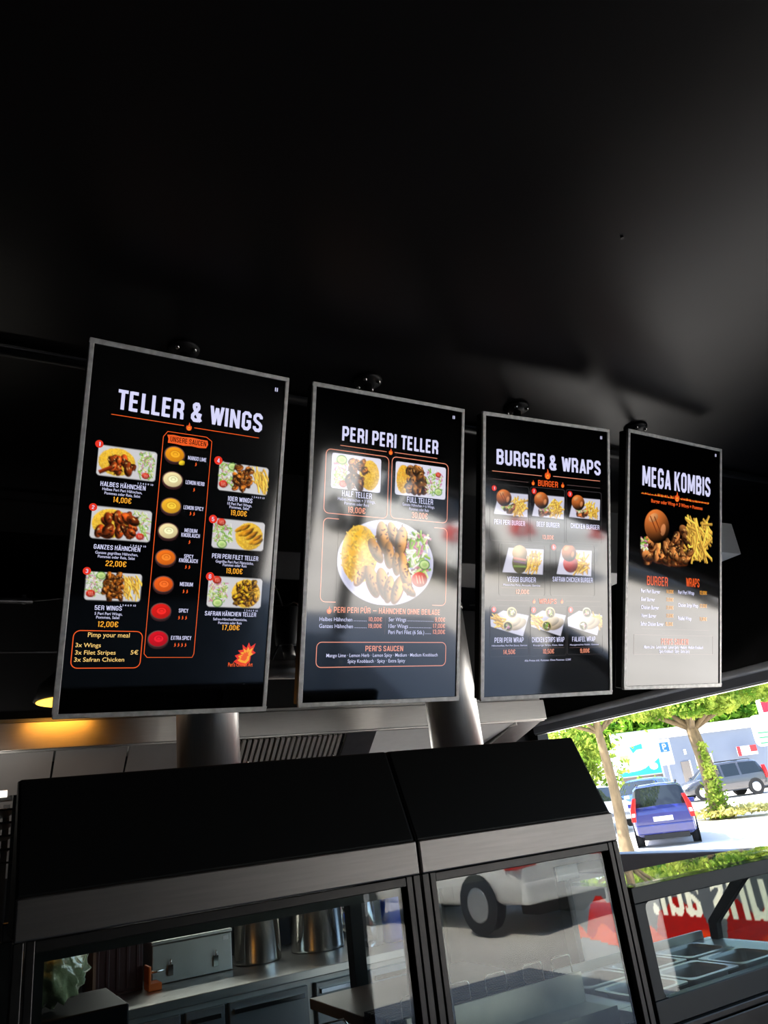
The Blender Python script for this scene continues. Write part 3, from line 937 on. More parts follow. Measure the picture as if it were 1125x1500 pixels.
  ('T', 'VEGGI BURGER', -116.9, -92.2, 119.2, 17.3, 'w', 'b'),
  ('T', 'Pflanzliches Patty, Avocado, Gemüse', -115.6, -105.8, 154.3, 6.4, 'w', 'r'),
  ('T', '12,00€', -113.9, -132.6, 56.8, 15.0, 'p', 'b'),
  ('T', 'SAFRAN CHICKEN BURGER', 105.2, -87.0, 179.9, 17.0, 'w', 'b'),
  ('T', 'WRAPS', -5.6, -165.0, 76.1, 17.5, 'o', 'b'),
  ('T', 'PERI PERI WRAP', -167.3, -296.1, 118.4, 16.9, 'w', 'b'),
  ('T', 'CHICKEN STRIPS WRAP', -3.8, -296.6, 139.4, 17.4, 'w', 'b'),
  ('T', 'FALAFEL WRAP', 153.0, -296.0, 104.6, 16.9, 'w', 'b'),
  ('T', 'Hähnchenfilet, Peri Peri Sauce, Gemüse', -165.0, -308.5, 143.9, 5.3, 'w', 'r'),
  ('T', 'Knusprige Strips, Käse, Salat', -3.4, -309.2, 129.1, 5.5, 'w', 'r'),
  ('T', 'Hausgemachte Falafel, Gemüse', 155.6, -309.4, 130.0, 5.6, 'w', 'r'),
  ('T', '14,50€', -167.3, -334.6, 49.3, 15.1, 'p', 'b'),
  ('T', '10,50€', -3.5, -335.6, 48.7, 15.5, 'p', 'b'),
  ('T', '9,00€', 157.5, -335.6, 42.3, 15.0, 'p', 'b'),
  ('T', 'Alle Preise inkl. Pommes. Ohne Pommes -2,50€', -4.5, -360.8, 199.1, 6.4, 'w', 'r'),
  ('L', -200.8, -112.6, -23.6, -112.6, 'd'),
  ('L', -234.3, -315.7, -93.1, -315.7, 'd'),
  ('L', -69.1, -316.2, 65.8, -316.2, 'd'),
  ('L', 88.8, -316.5, 228.5, -316.5, 'd'),
  ('L', -219.4, -155.0, -82.1, -155.0, 'd'),
  ('L', 73.7, -154.5, 231.6, -154.5, 'd'),
  ('F', -64.1, -156.4, 8.5),
  ('F', 56.0, -155.0, 8.8),
  ('RD', -244.5, -342.2, -86.2, -173.6),
  ('RD', -80.6, -343.0, 73.7, -173.2),
  ('RD', 80.2, -341.0, 238.8, -172.9),
  ('W1', -243.4, -277.5, -85.7, -175.6),
  ('W2', -78.7, -277.9, 73.9, -174.1),
  ('W3', 80.4, -276.4, 239.2, -174.1),
 ],
 [
  ('T', 'MEGA KOMBIS', 6.6, 278.1, 404.8, 75.8, 'w', 'h'),
  ('L', -201.6, 246.7, -10.3, 246.7, 'o'),
  ('L', 20.5, 250.3, 201.8, 250.3, 'o'),
  ('F', 4.7, 254.0, 19.2),
  ('II', 242.9, 453.8, 6.0),
  ('T', 'Burger oder Wrap + 3 Wings + Pommes', 7.7, 217.8, 304.2, 13.7, 'o', 'b'),
  ('MEGA', -206.3, -23.4, 222.9, 209.2),
  ('T', 'BURGER', -104.4, -98.8, 117.2, 35.1, 'o', 'b'),
  ('T', 'WRAPS', 102.8, -93.8, 80.5, 34.1, 'o', 'b'),
  ('T', 'Peri Peri Burger', -141.8, -128.4, 107.2, 13.9, 'w', 'b'),
  ('T', '14,00€', -32.7, -125.3, 41.4, 14.2, 'y', 'b'),
  ('T', 'Beef Burger', -155.9, -159.3, 75.2, 13.8, 'w', 'b'),
  ('T', '13,00€', -32.3, -155.6, 41.3, 14.1, 'y', 'b'),
  ('T', 'Chicken Burger', -144.6, -189.2, 99.1, 13.8, 'w', 'b'),
  ('T', '13,00€', -31.8, -186.4, 41.3, 14.1, 'y', 'b'),
  ('T', 'Veggi Burger', -150.9, -220.4, 82.8, 13.8, 'w', 'b'),
  ('T', '13,00€', -31.4, -217.2, 41.2, 14.1, 'y', 'b'),
  ('T', 'Safran Chicken Burger', -131.4, -250.6, 126.9, 13.8, 'w', 'b'),
  ('T', '15,00€', -35.2, -249.0, 43.1, 14.0, 'y', 'b'),
  ('T', 'Peri Peri Wrap', 63.3, -124.8, 96.5, 14.4, 'w', 'b'),
  ('T', '12,00€', 167.2, -121.5, 45.0, 14.7, 'y', 'b'),
  ('T', 'Chicken Strips Wrap', 75.0, -174.0, 118.9, 14.4, 'w', 'b'),
  ('T', '12,00€', 167.6, -173.2, 44.9, 14.6, 'y', 'b'),
  ('T', 'Falafel Wrap', 55.7, -225.2, 78.8, 14.3, 'w', 'b'),
  ('T', '11,00€', 167.9, -225.1, 44.9, 14.6, 'y', 'b'),
  ('T', "PERI'S SAUCEN", -0.6, -320.4, 156.0, 22.8, 'o', 'b'),
  ('T', 'Mango Lime · Lemon Herb · Lemon Spicy · Medium · Medium Knoblauch', -3.3, -335.3, 341.9, 11.4, 'w', 'b'),
  ('T', 'Spicy Knoblauch · Spicy · Extra Spicy', -1.9, -350.6, 175.7, 11.4, 'w', 'b'),
  ('RD', -229.1, -356.7, 228.8, -284.7),
  ('L', -191.4, -262.3, 205.0, -262.3, 'd'),
 ],
]
POSES = [[0.4938, 1.8858, 2.3719, -0.0328, 0.3355], [1.1421, 1.8941, 2.3806, 0.003, 0.3085], [1.7687, 1.8574, 2.3724, 0.0593, 0.3154], [2.4007, 1.8402, 2.384, -0.0294, 0.3258]]
SLABEL = ['hanging menu screen headed TELLER & WINGS with a column of sauce bowls',
          'hanging menu screen headed PERI PERI TELLER showing one big round platter',
          'hanging menu screen headed BURGER & WRAPS with numbered burger and wrap cards',
          'hanging menu screen headed MEGA KOMBIS with a burger and fries pictured']
PHOTO_LABEL = {'D1': 'half chicken with rice, dish number 1', 'D2': 'whole chicken with rice, dish number 2', 'D3': 'wings with fries, dish number 3', 'D4': 'wings with fries, dish number 4',
               'D5': 'chicken strips on rice, dish number 5', 'D6': 'saffron chicken on rice, dish number 6', 'PLATE': 'round platter of chicken pieces and rice', 'MEGA': 'burger, wings and fries in a heap'}
SWf, SHf = 0.56, 0.97
def menu_screen(i):
    x, y, z, yw, tl = POSES[i]
    root = empty('menu_screen', SLABEL[i], 'menu screen', (x, y, z), 0, 'menu screens in a row under the ceiling')
    u = Vector((math.cos(yw), -math.sin(yw), 0))
    n = Vector((-math.sin(yw), -math.cos(yw), 0))
    nn = n * math.cos(tl) - Vector((0, 0, 1)) * math.sin(tl)
    v = Vector((0, 0, 1)) * math.cos(tl) + n * math.sin(tl)
    root.rotation_euler = Matrix((u, v, nn)).transposed().to_euler()
    hw, hh = SWf / 2, SHf / 2
    # local frame: x right, y up, z towards the viewer; the display surface is z = 0
    bm = bmesh.new()
    add_box(bm, -hw + .003, hw - .003, -hh + .003, hh - .003, -.045, -.004)
    add_box(bm, -hw + .09, hw - .09, -hh + .14, hh - .2, -.075, -.045)
    obj('housing', bm, M_HOUSING, root, bevel=.004)
    b = .0125
    bm = bmesh.new()
    for q in ((-hw, hw, hh - b, hh), (-hw, hw, -hh, -hh + b), (-hw, -hw + b, -hh + b, hh - b), (hw - b, hw, -hh + b, hh - b)):
        add_box(bm, *q, -.008, .004)
    bmesh.ops.remove_doubles(bm, verts=bm.verts, dist=1e-5)
    obj('bezel', bm, M_BEZEL, root, bevel=.002)
    bm = bmesh.new()
    add_box(bm, -hw + b, hw - b, -hh + b, hh - b, -.006, 0)
    disp = obj('display', bm, M_SCREEN, root)
    art = bmesh.new()
    E = .0004
    for it in MENU[i]:
        k, a = it[0], it[1:]
        if k == 'T':
            s, xc, yb, w, c, col, wt = a
            tb = bmesh.new()
            add_text(tb, s, xc / 1e3, yb / 1e3, w / 1e3, c / 1e3, wt, 2 * E)
            obj('heading' if wt == 'h' else 'price' if '€' in s and len(s) < 8 else 'dotted_leader' if s.startswith('...') else 'caption' if wt == 'b' else 'small_print', tb, SCOL[col], disp)
        elif k == 'L':
            x0, y0, x1, y1, col = a
            t = .9 if col != 'd' else .45
            q = (x0, y0 - t, x1, y0 + t) if abs(x1 - x0) > abs(y1 - y0) else (x0 - t, y1, x0 + t, y0)
            add_poly(art, [(q[0] / 1e3, q[1] / 1e3), (q[2] / 1e3, q[1] / 1e3), (q[2] / 1e3, q[3] / 1e3), (q[0] / 1e3, q[3] / 1e3)], E, SI[col])
        elif k == 'P':
            add_outline(art, [(p / 1e3, q / 1e3) for p, q in a[0]], .0018, E, SI[a[1]])
        elif k in ('RR', 'RD'):
            x0, y0, x1, y1 = [q / 1e3 for q in a]
            cards = bmesh.new()
            if i == 3: add_outline(cards, rrect(x0, y0, x1, y1, .003), .0012, 1.7 * E, SI['d'])
            else: add_outline(cards, rrect(x0, y0, x1, y1, .016 if k == 'RR' else .008), .0022 if k == 'RR' else .0012, (1.7 if k == 'RD' or y1 - y0 < .24 else 1.0) * E, SI[('o' if i == 0 else 'p') if k == 'RR' else 'l'])
            obj('card_outline', cards, SMATS, disp)
        elif k == 'TAG':
            x0, y0, x1, y1 = [q / 1e3 for q in a]
            P = [(x0 + .002, y0)] + [(x0 + (x1 - x0) * t, y0 - .002 * (j % 2)) for j, t in enumerate((.2, .4, .6, .8))] + [(x1 - .003, y0), (x1 + .002, (y0 + y1) / 2), (x1 - .001, y1)]
            P += [(x0 + (x1 - x0) * t, y1 + .002 * (j % 2)) for j, t in enumerate((.85, .6, .35, .15))] + [(x0 - .001, y1), (x0 + .003, (y0 + y1) / 2)]
            add_poly(art, P, E, SI['o'])
        elif k == 'II':
            x0, y0, r = [q / 1e3 for q in a]
            for d in (-r * .5, r * .5): add_poly(art, [(x0 + d - r * .25, y0 - r), (x0 + d + r * .25, y0 - r), (x0 + d + r * .25, y0 + r), (x0 + d - r * .25, y0 + r)], E, SI['w'])
        elif k == 'F':
            x0, y0, r = [q / 1e3 for q in a]
            fl = bmesh.new()
            add_poly(fl, [(x0 + p, y0 + q) for p, q in flame_pts(r)], E, SI['o'])
            add_poly(fl, [(x0 + p, y0 + q) for p, q in inner_flame(r)], 1.5 * E, SI['y'])
            add_poly(fl, [(x0 + p * .5, y0 + q * .5 - r * .3) for p, q in inner_flame(r)], 2 * E, SI['r'])
            obj('flame_icon', fl, SMATS, disp)
        elif k == 'N':
            x0, y0, r = [q / 1e3 for q in a[:3]]
            badges = bmesh.new()
            add_poly(badges, [(x0 + r * math.cos(t), y0 + r * math.sin(t)) for t in [2 * PI * j / 20 for j in range(20)]], 2.5 * E, SI['r'])
            add_text(badges, a[3], x0, y0 - r * .5, r * .6, r, 'b', 3 * E, SI['w'])
            obj('number_badge', badges, SMATS, disp)
        elif k == 'CH':
            ch = bmesh.new()
            x0, y0, r = [q / 1e3 for q in a[:3]]
            for j in range(a[3]):
                xx = x0 + (j - (a[3] - 1) / 2) * r * 1.9
                add_poly(ch, [(xx + p * r, y0 + q * r) for p, q in ((-.5, -1), (.2, -.85), (.6, -.3), (.5, .3), (.2, .6), (.4, 1.1), (.1, 1.0), (-.1, .6), (-.25, .2), (.05, -.3), (-.3, -.75))], E, SI['o'])
            obj('chili_icons', ch, SMATS, disp)
        elif k == 'BOWL':
            x0, y0, r = a[:3]
            bowl(a[3]).mesh('sauce_picture', (x0 - r) / 1e3, (y0 - r * .88) / 1e3, (x0 + r) / 1e3, (y0 + r * .88) / 1e3, E, disp)
        elif k == 'LOGO':
            x0, y0, r = [q / 1e3 for q in a]
            lg = bmesh.new()
            F = ((-.2, -.5), (.3, -.6), (.62, -.3), (.66, .1), (1.0, .3), (.78, .45), (.95, .95), (.6, .7), (.45, 1.0), (.3, .62), (.0, .85), (.05, .5), (-.3, .45), (-.1, .25), (-.5, .1), (-.3, -.1), (-.55, -.3))
            add_poly(lg, [(x0 + p * r, y0 + q * r) for p, q in F], E, SI['r'])
            add_poly(lg, [(x0 + p * r * .72 + .1 * r, y0 + q * r * .7) for p, q in F], 1.5 * E, SI['y'])
            add_poly(lg, [(x0 + p * r * .4 + .12 * r, y0 + q * r * .42) for p, q in F], 2 * E, SI['o'])
            add_text(lg, "Peri's Chicken Art", x0 - .002, y0 - r * .62, r * 1.75, r * .26, 'b', 3 * E, SI['o'])
            obj('logo', lg, SMATS, disp)
        else:
            x0, y0, x1, y1 = [q / 1e3 for q in a]
            o = dish(k, (x1 - x0) * 1e3, (y1 - y0) * 1e3).mesh('dish_picture', x0, y0, x1, y1, 1.2 * E, disp)
            if k in PHOTO_LABEL: o['label'] = PHOTO_LABEL[k]
    obj('rule_lines', art, SMATS, disp)
    if i == 3:                                                   # row of small tongues of fire along the rule under the heading
        fr = bmesh.new()
        for k in range(64):
            xx = -.195 + k * .0062
            if abs(xx - .006) < .02: continue
            yb = .2455 + RNG.uniform(-.001, .001)
            hgt = RNG.uniform(.004, .014) * (1.1 - abs(xx) * 2.2)
            add_poly(fr, [(xx - .003, yb), (xx + .003, yb), (xx + .0015, yb + hgt * .6), (xx + RNG.uniform(-.002, .002), yb + hgt)], 1.3 * E, SI['o' if k % 3 else 'y'])
        obj('fire_line', fr, SMATS, disp)
    # mount: plate on the ceiling, short pole, tilting bracket (built in world space, brought into the screen's own frame)
    inv = root.matrix_basis.inverted() if False else (Matrix.Translation(root.location) @ root.rotation_euler.to_matrix().to_4x4()).inverted()
    px, py = ((.50, 1.86), (1.112, 1.84), (1.736, 1.83), (2.342, 1.81))[i]
    bm = bmesh.new()
    add_lathe(bm, [(.046, ZC - .001), (.048, ZC - .006), (.046, ZC - .012), (.02, ZC - .022)], (px, py, 0), 28)
    bm.transform(inv)
    plate = obj('ceiling_plate', bm, M_BLACKM, root)
    for k in range(4):
        a = PI / 4 + k * PI / 2
        bm = bmesh.new()
        add_lathe(bm, [(.008, ZC - .012), (.008, ZC - .02), (.004, ZC - .024)], (px + .036 * math.cos(a), py + .036 * math.sin(a), 0), 8)
        bm.transform(inv)
        obj('bolt', bm, M_CHROME, plate)
    bm = bmesh.new()
    add_tube(bm, (px, py, ZC - .02), (px, y + .04, z + .28), .014, n=14)
    add_box(bm, px - .05, px + .05, y + .01, y + .08, z + .02, z + .3)
    bm.transform(inv)
    obj('mount_bracket', bm, M_BLACKM, root)
    return root

for i in range(4):
    menu_screen(i)
# ------------------------------------------------------------------ service counter: two heated cabinets and a chilled one
YG = 1.45                       # plane of the front glass
M_HOOD = mat('matt_black_hood', (5, 5, 6), .55, spec=.2, noise=.1, nscale=10)
def display_cabinet(x0, x1, label, yb=2.28):
    r = empty('display_cabinet', label, 'display cabinet', ((x0 + x1) / 2, 1.86, 0), 0, 'black display cabinets on the service counter')
    r.rotation_euler = (0, 0, 0)
    def P(bm, name, m, bevel=0.0, parent=r, smooth=False):
        bm.transform(Matrix.Translation((-(x0 + x1) / 2, -1.86, 0)))
        return obj(name, bm, m, parent, bevel=bevel, smooth=smooth)
    bm = bmesh.new(); add_box(bm, x0, x1, YG, yb, .1, 1.02); P(bm, 'base_body', M_BLACKM, .004)
    for q in ((x0 + .06, YG + .06), (x1 - .06, YG + .06), (x0 + .06, yb - .06), (x1 - .06, yb - .06)):
        bm = bmesh.new(); add_tube(bm, (*q, 0), (*q, .1), .025, n=12); P(bm, 'foot', M_STEEL)
    bm = bmesh.new()                                             # hood: steep sloping canopy sheet with a folded top edge
    add_prism(bm, [(YG + .003, 1.547), (YG + .082, 1.734), (YG + .112, 1.734), (YG + .112, 1.72), (YG + .094, 1.715), (YG + .03, 1.53)], 'x', x0 + .001, x1 - .001)
    P(bm, 'hood', M_HOOD, .004)
    for xa, xb in ((x0, x0 + .006), (x1 - .006, x1)):
        bm = bmesh.new()
        add_prism(bm, [(YG + .004, 1.49), (YG + .004, 1.545), (YG + .084, 1.732), (YG + .11, 1.732), (YG + .11, 1.49)], 'x', xa, xb)
        P(bm, 'hood_cheek', M_HOOD)
    bm = bmesh.new(); add_box(bm, x0 + .001, x1 - .001, YG - .004, YG + .03, 1.484, 1.547); P(bm, 'fascia', M_FASCIA, .003)
    bm = bmesh.new()                                             # extruded frame round the glass, with its groove
    t, g = .020, .0165
    for xa, xb in ((x0 + .001, x0 + g), (x0 + g + .003, x0 + 2 * g), (x1 - g, x1 - .001), (x1 - 2 * g, x1 - g - .003)):
        add_box(bm, xa, xb, YG - .002, YG + .03, 1.03, 1.484)
    add_box(bm, x0 + 2 * g, x1 - 2 * g, YG - .001, YG + .028, 1.466, 1.483)
    add_box(bm, x0 + .002, x1 - .002, YG - .004, YG + .03, 1.09, 1.112)
    add_box(bm, x0 + .002, x1 - .002, YG - .008, YG + .03, 1.02, 1.086)
    P(bm, 'front_frame', M_FRAME, .0015)
    bm = bmesh.new(); add_box(bm, x0 + 2 * g, x1 - 2 * g, YG + .012, YG + .017, 1.112, 1.466); gl = P(bm, 'glass_pane', M_GLASS)
    bm = bmesh.new()                                             # black border printed on the inside of the glass
    a, b, c, d, w = x0 + 2 * g, x1 - 2 * g, 1.112, 1.466, .016
    for q in ((a, b, d - .016, d), (a, b, c, c + .012), (a, a + w, c + .012, d - .016), (b - .011, b, c + .012, d - .016)): add_box(bm, q[0], q[1], YG + .0175, YG + .019, q[2], q[3])
    P(bm, 'glass_border', M_BLACK)
    bm = bmesh.new(); add_box(bm, x0 + .034, x1 - .02, yb - .08, yb - .04, 1.43, 1.47)
    for xa in ((x0 + .02,) if x1 < 1 else (x0 + .19, x1 - .04)): add_box(bm, xa, xa + .04, yb - .08, yb - .04, 1.02, 1.43)
    P(bm, 'back_frame', M_BLACKM, .002)
    return r, P

cabL, PL = display_cabinet(.108, .852, 'longer black display cabinet with sloping hood, on the TELLER & WINGS side')
cabR, PR = display_cabinet(.856, 1.407, 'shorter black display cabinet with sloping hood and steel ticket shelf inside')
# inside the shorter cabinet: steel riser, dark slotted grill, laminate deck
M_DECK = mat('grey_brown_laminate', (128, 118, 108), 0.4, noise=0.12, nscale=7, stretch=(.2, 2, 1), bump=.02)
bm = bmesh.new(); add_box(bm, .895, 1.392, 1.86, 2.18, 1.15, 1.175); PR(bm, 'deck', M_DECK, .002)
bm = bmesh.new()
for k in range(13): add_box(bm, .895, 1.392, 1.664 + k * .015, 1.664 + k * .015 + .009, 1.176, 1.186)
for xx in (.90, 1.06, 1.22, 1.385): add_box(bm, xx, xx + .006, 1.66, 1.86, 1.166, 1.176)
PR(bm, 'slotted_grill', M_BLACKM)
bm = bmesh.new()
add_box(bm, .895, 1.392, 1.650, 1.656, 1.08, 1.198); add_box(bm, .895, 1.392, 1.56, 1.65, 1.128, 1.134); add_box(bm, .895, 1.40, 1.554, 1.56, 1.075, 1.136); add_box(bm, .895, 1.40, 1.50, 1.554, 1.09, 1.095)
PR(bm, 'steel_riser', mat('satin_riser', (216, 212, 198), .4, metal=.25, noise=.06), .001)
for xc in (.925, 1.045, 1.15, 1.26, 1.35):
    bm = bmesh.new()
    w, h, z0, yy = .03, .05, 1.185, 1.668
    add_path(bm, [(xc - w, yy, z0), (xc - w, yy, z0 + h - .008), (xc - w + .003, yy, z0 + h - .002), (xc - w + .008, yy, z0 + h), (xc + w - .008, yy, z0 + h), (xc + w - .003, yy, z0 + h - .002), (xc + w, yy, z0 + h - .008), (xc + w, yy, z0)], .0016, 6)
    PR(bm, 'wire_divider', M_CHROME)
bm = bmesh.new(); add_box(bm, .145, .80, 1.60, 2.23, 1.03, 1.05); PL(bm, 'deck', M_STEELD)
bm = bmesh.new()
add_path(bm, [(.66, 1.62, 1.05), (.66, 1.62, 1.225), (.668, 1.62, 1.235), (.735, 1.62, 1.235), (.743, 1.62, 1.225), (.743, 1.62, 1.05)], .002, 6)
PL(bm, 'wire_divider', M_CHROME)

# chilled preparation counter
cx0, cx1, cyb = 1.418, 2.22, 1.965
cc = empty('chilled_counter', 'low black chilled counter with framed glass, holding empty steel pans', 'chilled counter', (1.82, 1.7, 0))
def PC(bm, name, m, bevel=0.0):
    bm.transform(Matrix.Translation((-1.82, -1.7, 0)))
    return obj(name, bm, m, cc, bevel=bevel)
bm = bmesh.new()
add_box(bm, cx0, cx1, YG + .005, cyb, .1, 1.02)
PC(bm, 'base_body', M_BLACKM, .004)
for q in ((cx0 + .06, 1.52), (cx1 - .06, 1.52), (cx0 + .06, cyb - .06), (cx1 - .06, cyb - .06)):
    bm = bmesh.new(); add_tube(bm, (*q, 0), (*q, .1), .025, n=12); PC(bm, 'foot', M_STEEL)
bm = bmesh.new()
add_box(bm, cx0, cx1, YG - .012, YG + .03, 1.085, 1.10)
add_box(bm, cx0, cx1, YG - .004, YG + .03, 1.02, 1.08)
PC(bm, 'ledge', M_FRAME, .003)
bm = bmesh.new()
add_box(bm, cx0, cx1, YG, YG + .028, 1.345, 1.38)
add_box(bm, cx0, cx1, YG, YG + .028, 1.10, 1.150)
add_box(bm, cx0, cx0 + .034, YG, YG + .028, 1.15, 1.345)
add_box(bm, cx1 - .034, cx1, YG, YG + .028, 1.15, 1.345)
for sx, sz in ((cx0 + .034, 1.345), (cx0 + .034, 1.15), (cx1 - .034, 1.345), (cx1 - .034, 1.15)):
    dx, dz = (.016 if sx < 2 else -.016), (-.016 if sz > 1.3 else .016)
    add_prism(bm, [(sx, sz), (sx + dx, sz), (sx + dx * .3, sz + dz * .3), (sx, sz + dz)], 'y', YG + .001, YG + .027)
PC(bm, 'front_frame', M_BLACK, .002)
bm = bmesh.new(); add_box(bm, cx0 + .03, cx1 - .03, YG + .011, YG + .016, 1.148, 1.348); PC(bm, 'front_glass', M_GLASS)
bm = bmesh.new(); add_box(bm, cx0 + .005, cx1, YG - .01, YG + .21, 1.3805, 1.3885); PC(bm, 'glass_top', M_GLASS)
bm = bmesh.new()
add_box(bm, cx0 + .01, cx1 - .005, 1.49, 1.583, 1.085, 1.118); add_box(bm, cx0 + .01, cx1 - .005, 1.93, cyb, 1.085, 1.118); add_box(bm, 2.107, cx1 - .005, 1.583, 1.93, 1.085, 1.118); add_box(bm, cx0 + .01, 1.493, 1.583, 1.93, 1.085, 1.118)
PC(bm, 'worktop', mat('satin_pan_steel', (232, 232, 228), .3, metal=.12, noise=.04, nscale=9), .002)
bm = bmesh.new(); add_box(bm, cx0 + .03, 2.18, cyb - .012, cyb, 1.118, 1.142); PC(bm, 'rear_upstand', M_STEELD, .001)
bm = bmesh.new()
add_prism(bm, [(1.63, 1.382), (1.675, 1.382), (1.785, 1.30), (1.925, 1.172), (1.93, 1.118), (1.90, 1.118), (1.893, 1.165), (1.755, 1.285)], 'x', cx1 - .035, cx1 - .01)
PC(bm, 'side_frame', M_BLACK, .002)
bm = bmesh.new()
add_prism(bm, [(1.48, 1.378), (1.635, 1.378), (1.76, 1.287), (1.895, 1.162), (1.90, 1.12), (1.48, 1.12)], 'x', cx1 - .025, cx1 - .02)
PC(bm, 'side_glass', M_GLASS)

def gn_pan(x, y, label):
    w, d, h = .19, .158, .10
    r = tag(bpy.data.objects.new('steel_pan', PAN), label, 'pan', 'empty steel pans in the chilled counter')
    COL.objects.link(r)
    r.location = (x, y, 1.121)
    return r
bm = bmesh.new()
w, d = .094, .0785
loops = [(rrect(-w, -d, w, d, .012), 0.0), (rrect(-w, -d, w, d, .012), .004), (rrect(-w + .014, -d + .014, w - .014, d - .014, .026), .004), (rrect(-w + .017, -d + .017, w - .017, d - .017, .026), -.004),
         (rrect(-w + .026, -d + .026, w - .026, d - .026, .022), -.085), (rrect(-w + .036, -d + .036, w - .036, d - .036, .016), -.09)]
rings = [[bm.verts.new((x, y, z)) for x, y in l] for l, z in loops]
for A, B in zip(rings, rings[1:]):
    for k in range(len(A)): bm.faces.new((A[k], A[(k + 1) % len(A)], B[(k + 1) % len(A)], B[k]))
bm.faces.new(rings[-1])
PAN = bpy.data.meshes.new('steel_pan')
bmesh.ops.recalc_face_normals(bm, faces=bm.faces)
for f in bm.faces: f.normal_flip()
bm.to_mesh(PAN); bm.free()
PAN.materials.append(mat('satin_pan_steel', (232, 232, 228), .3, metal=.12, noise=.04, nscale=9))
ordx = ('first', 'second', 'third', 'fourth', 'fifth')
for j in range(2):
    for k in range(3):
        gn_pan(1.60 + k * .2, 1.675 + j * .175, '%s steel pan from the cabinet in the %s row' % (ordx[k], 'glass-side' if j == 0 else 'kitchen-side'))

# card stuck on the end of the shorter cabinet
tag(box('notice_card', 1.432, 1.505, 1.72, 1.724, 1.389, 1.47, mat('grey_card', (178, 176, 174), .5, noise=.04)), 'pale grey notice card standing beside the cabinet end', 'card')

# ------------------------------------------------------------------ kitchen
hood = empty('extractor_hood', 'long stainless extractor hood above the kitchen counter', 'extractor hood', (1.3, 3.9, 1.98))
def PH(bm, name, m, bevel=0.0, smooth=False):
    bm.transform(Matrix.Translation((-1.3, -3.9, -1.98)))
    return obj(name, bm, m, hood, bevel=bevel, smooth=smooth)
HX0, HX1, HY, HZ = -1.2, 2.79, 3.2, 1.985
bm = bmesh.new(); add_box(bm, HX0, HX1, HY, HY + .03, HZ, HZ + .103); PH(bm, 'front_lip', M_STEEL, .003)
bm = bmesh.new(); add_box(bm, HX0, HX1, HY + .02, HY + .045, HZ - .006, HZ + .004); PH(bm, 'lip_fold', M_STEELD, .002)
bm = bmesh.new(); add_box(bm, HX0 + .01, HX1 - .01, HY + .07, YB - .002, HZ + .12, 2.6); PH(bm, 'upper_casing', M_BLACKM, .004)
bm = bmesh.new(); add_box(bm, HX0, HX1, HY + .03, YB - .002, HZ + .10, HZ + .12); PH(bm, 'roof_panel', M_STEELD)
bm = bmesh.new()
for xa in (HX0, HX1 - .012): add_prism(bm, [(HY + .03, HZ), (HY + .03, HZ + .10), (YB - .01, HZ + .10), (YB - .01, HZ - .30)], 'x', xa, xa + .012)
PH(bm, 'end_panel', M_STEELD)
def slope(bm, xa, xb, y0, z0, y1, z1, t=.012):
    d = Vector((y1 - y0, z1 - z0)).normalized(); nx, nz = -d.y * t, d.x * t
    add_prism(bm, [(y0, z0), (y1, z1), (y1 + abs(nx), z1 + abs(nz)), (y0 + abs(nx), z0 + abs(nz))], 'x', xa, xb)
for xa, xb in ((-.30, .345), (.35, .62), (.625, 1.03)):
    bm = bmesh.new(); slope(bm, xa + .002, xb - .002, HY + .03, HZ - .004, HY + .50, HZ - .44); PH(bm, 'blank_panel', mat('satin_underside', (150, 148, 146), .42, metal=.45, noise=.08, nscale=5))
bm = bmesh.new()                                                  # ribbed baffle filter
d = Vector((0, .47, -.44)).normalized()
nrm = Vector((0, d.z, -d.y))
nf = 21
for k in range(nf):
    xx = 1.045 + k * (1.585 - 1.045) / nf
    pw = (1.585 - 1.045) / nf
    p0, p1 = Vector((0, HY + .035, HZ - .006)), Vector((0, HY + .50, HZ - .44))
    sec = [(xx, 0), (xx + pw * .08, .012), (xx + pw * .62, .012), (xx + pw * .70, 0)]
    A = [bm.verts.new(p0 + nrm * (s - .002) + Vector((x_, 0, 0))) for x_, s in sec]
    B = [bm.verts.new(p1 + nrm * (s - .002) + Vector((x_, 0, 0))) for x_, s in sec]
    for q in range(3): bm.faces.new((A[q], A[q + 1], B[q + 1], B[q]))
    bm.faces.new(A); bm.faces.new(B[::-1])
flt = PH(bm, 'baffle_filter', mat('aluminium_filter', (186, 180, 172), .4, metal=.35, noise=.06))
bm = bmesh.new(); slope(bm, 1.035, 1.60, HY + .045, HZ - .002, HY + .505, HZ - .432, .006)
bm.transform(Matrix.Translation((-1.3, -3.9, -1.98))); obj('filter_back', bm, mat('dark_filter_steel', (58, 54, 50), .45, metal=.8, noise=.2), flt)  # dark sheet behind the ribs, showing in the gaps
for xx in (1.14, 1.37, 1.555):
    bm = bmesh.new()
    c = Vector((xx, HY + .115, HZ - .078)) + nrm * .012
    add_path(bm, [c, c + nrm * .012, c + nrm * .012 + d * .022, c + d * .022], .003, 6)
    bm.transform(Matrix.Translation((-1.3, -3.9, -1.98))); obj('filter_handle', bm, M_CHROME, flt)
bm = bmesh.new(); slope(bm, 1.605, 1.76, HY + .03, HZ - .004, HY + .5, HZ - .42); PH(bm, 'divider_panel', mat('divider_steel', (108, 106, 104), .4, metal=.8, noise=.08), .002)
bm = bmesh.new(); slope(bm, 1.765, 2.60, HY + .03, HZ - .004, YB - .02, HZ - .30); PH(bm, 'pale_panel', M_WHITE, .002)  # steel panel coloured white, the bright window light is in the colour
bm = bmesh.new(); slope(bm, 2.605, 2.775, HY + .03, HZ - .006, YB - .02, HZ - .42); PH(bm, 'divider_panel', MATS['divider_steel'], .002)
bm = bmesh.new(); add_box(bm, 2.60, 2.606, HY + .03, YB - .02, HZ - .02, HZ + .1); PH(bm, 'seam_strip', M_STEEL)

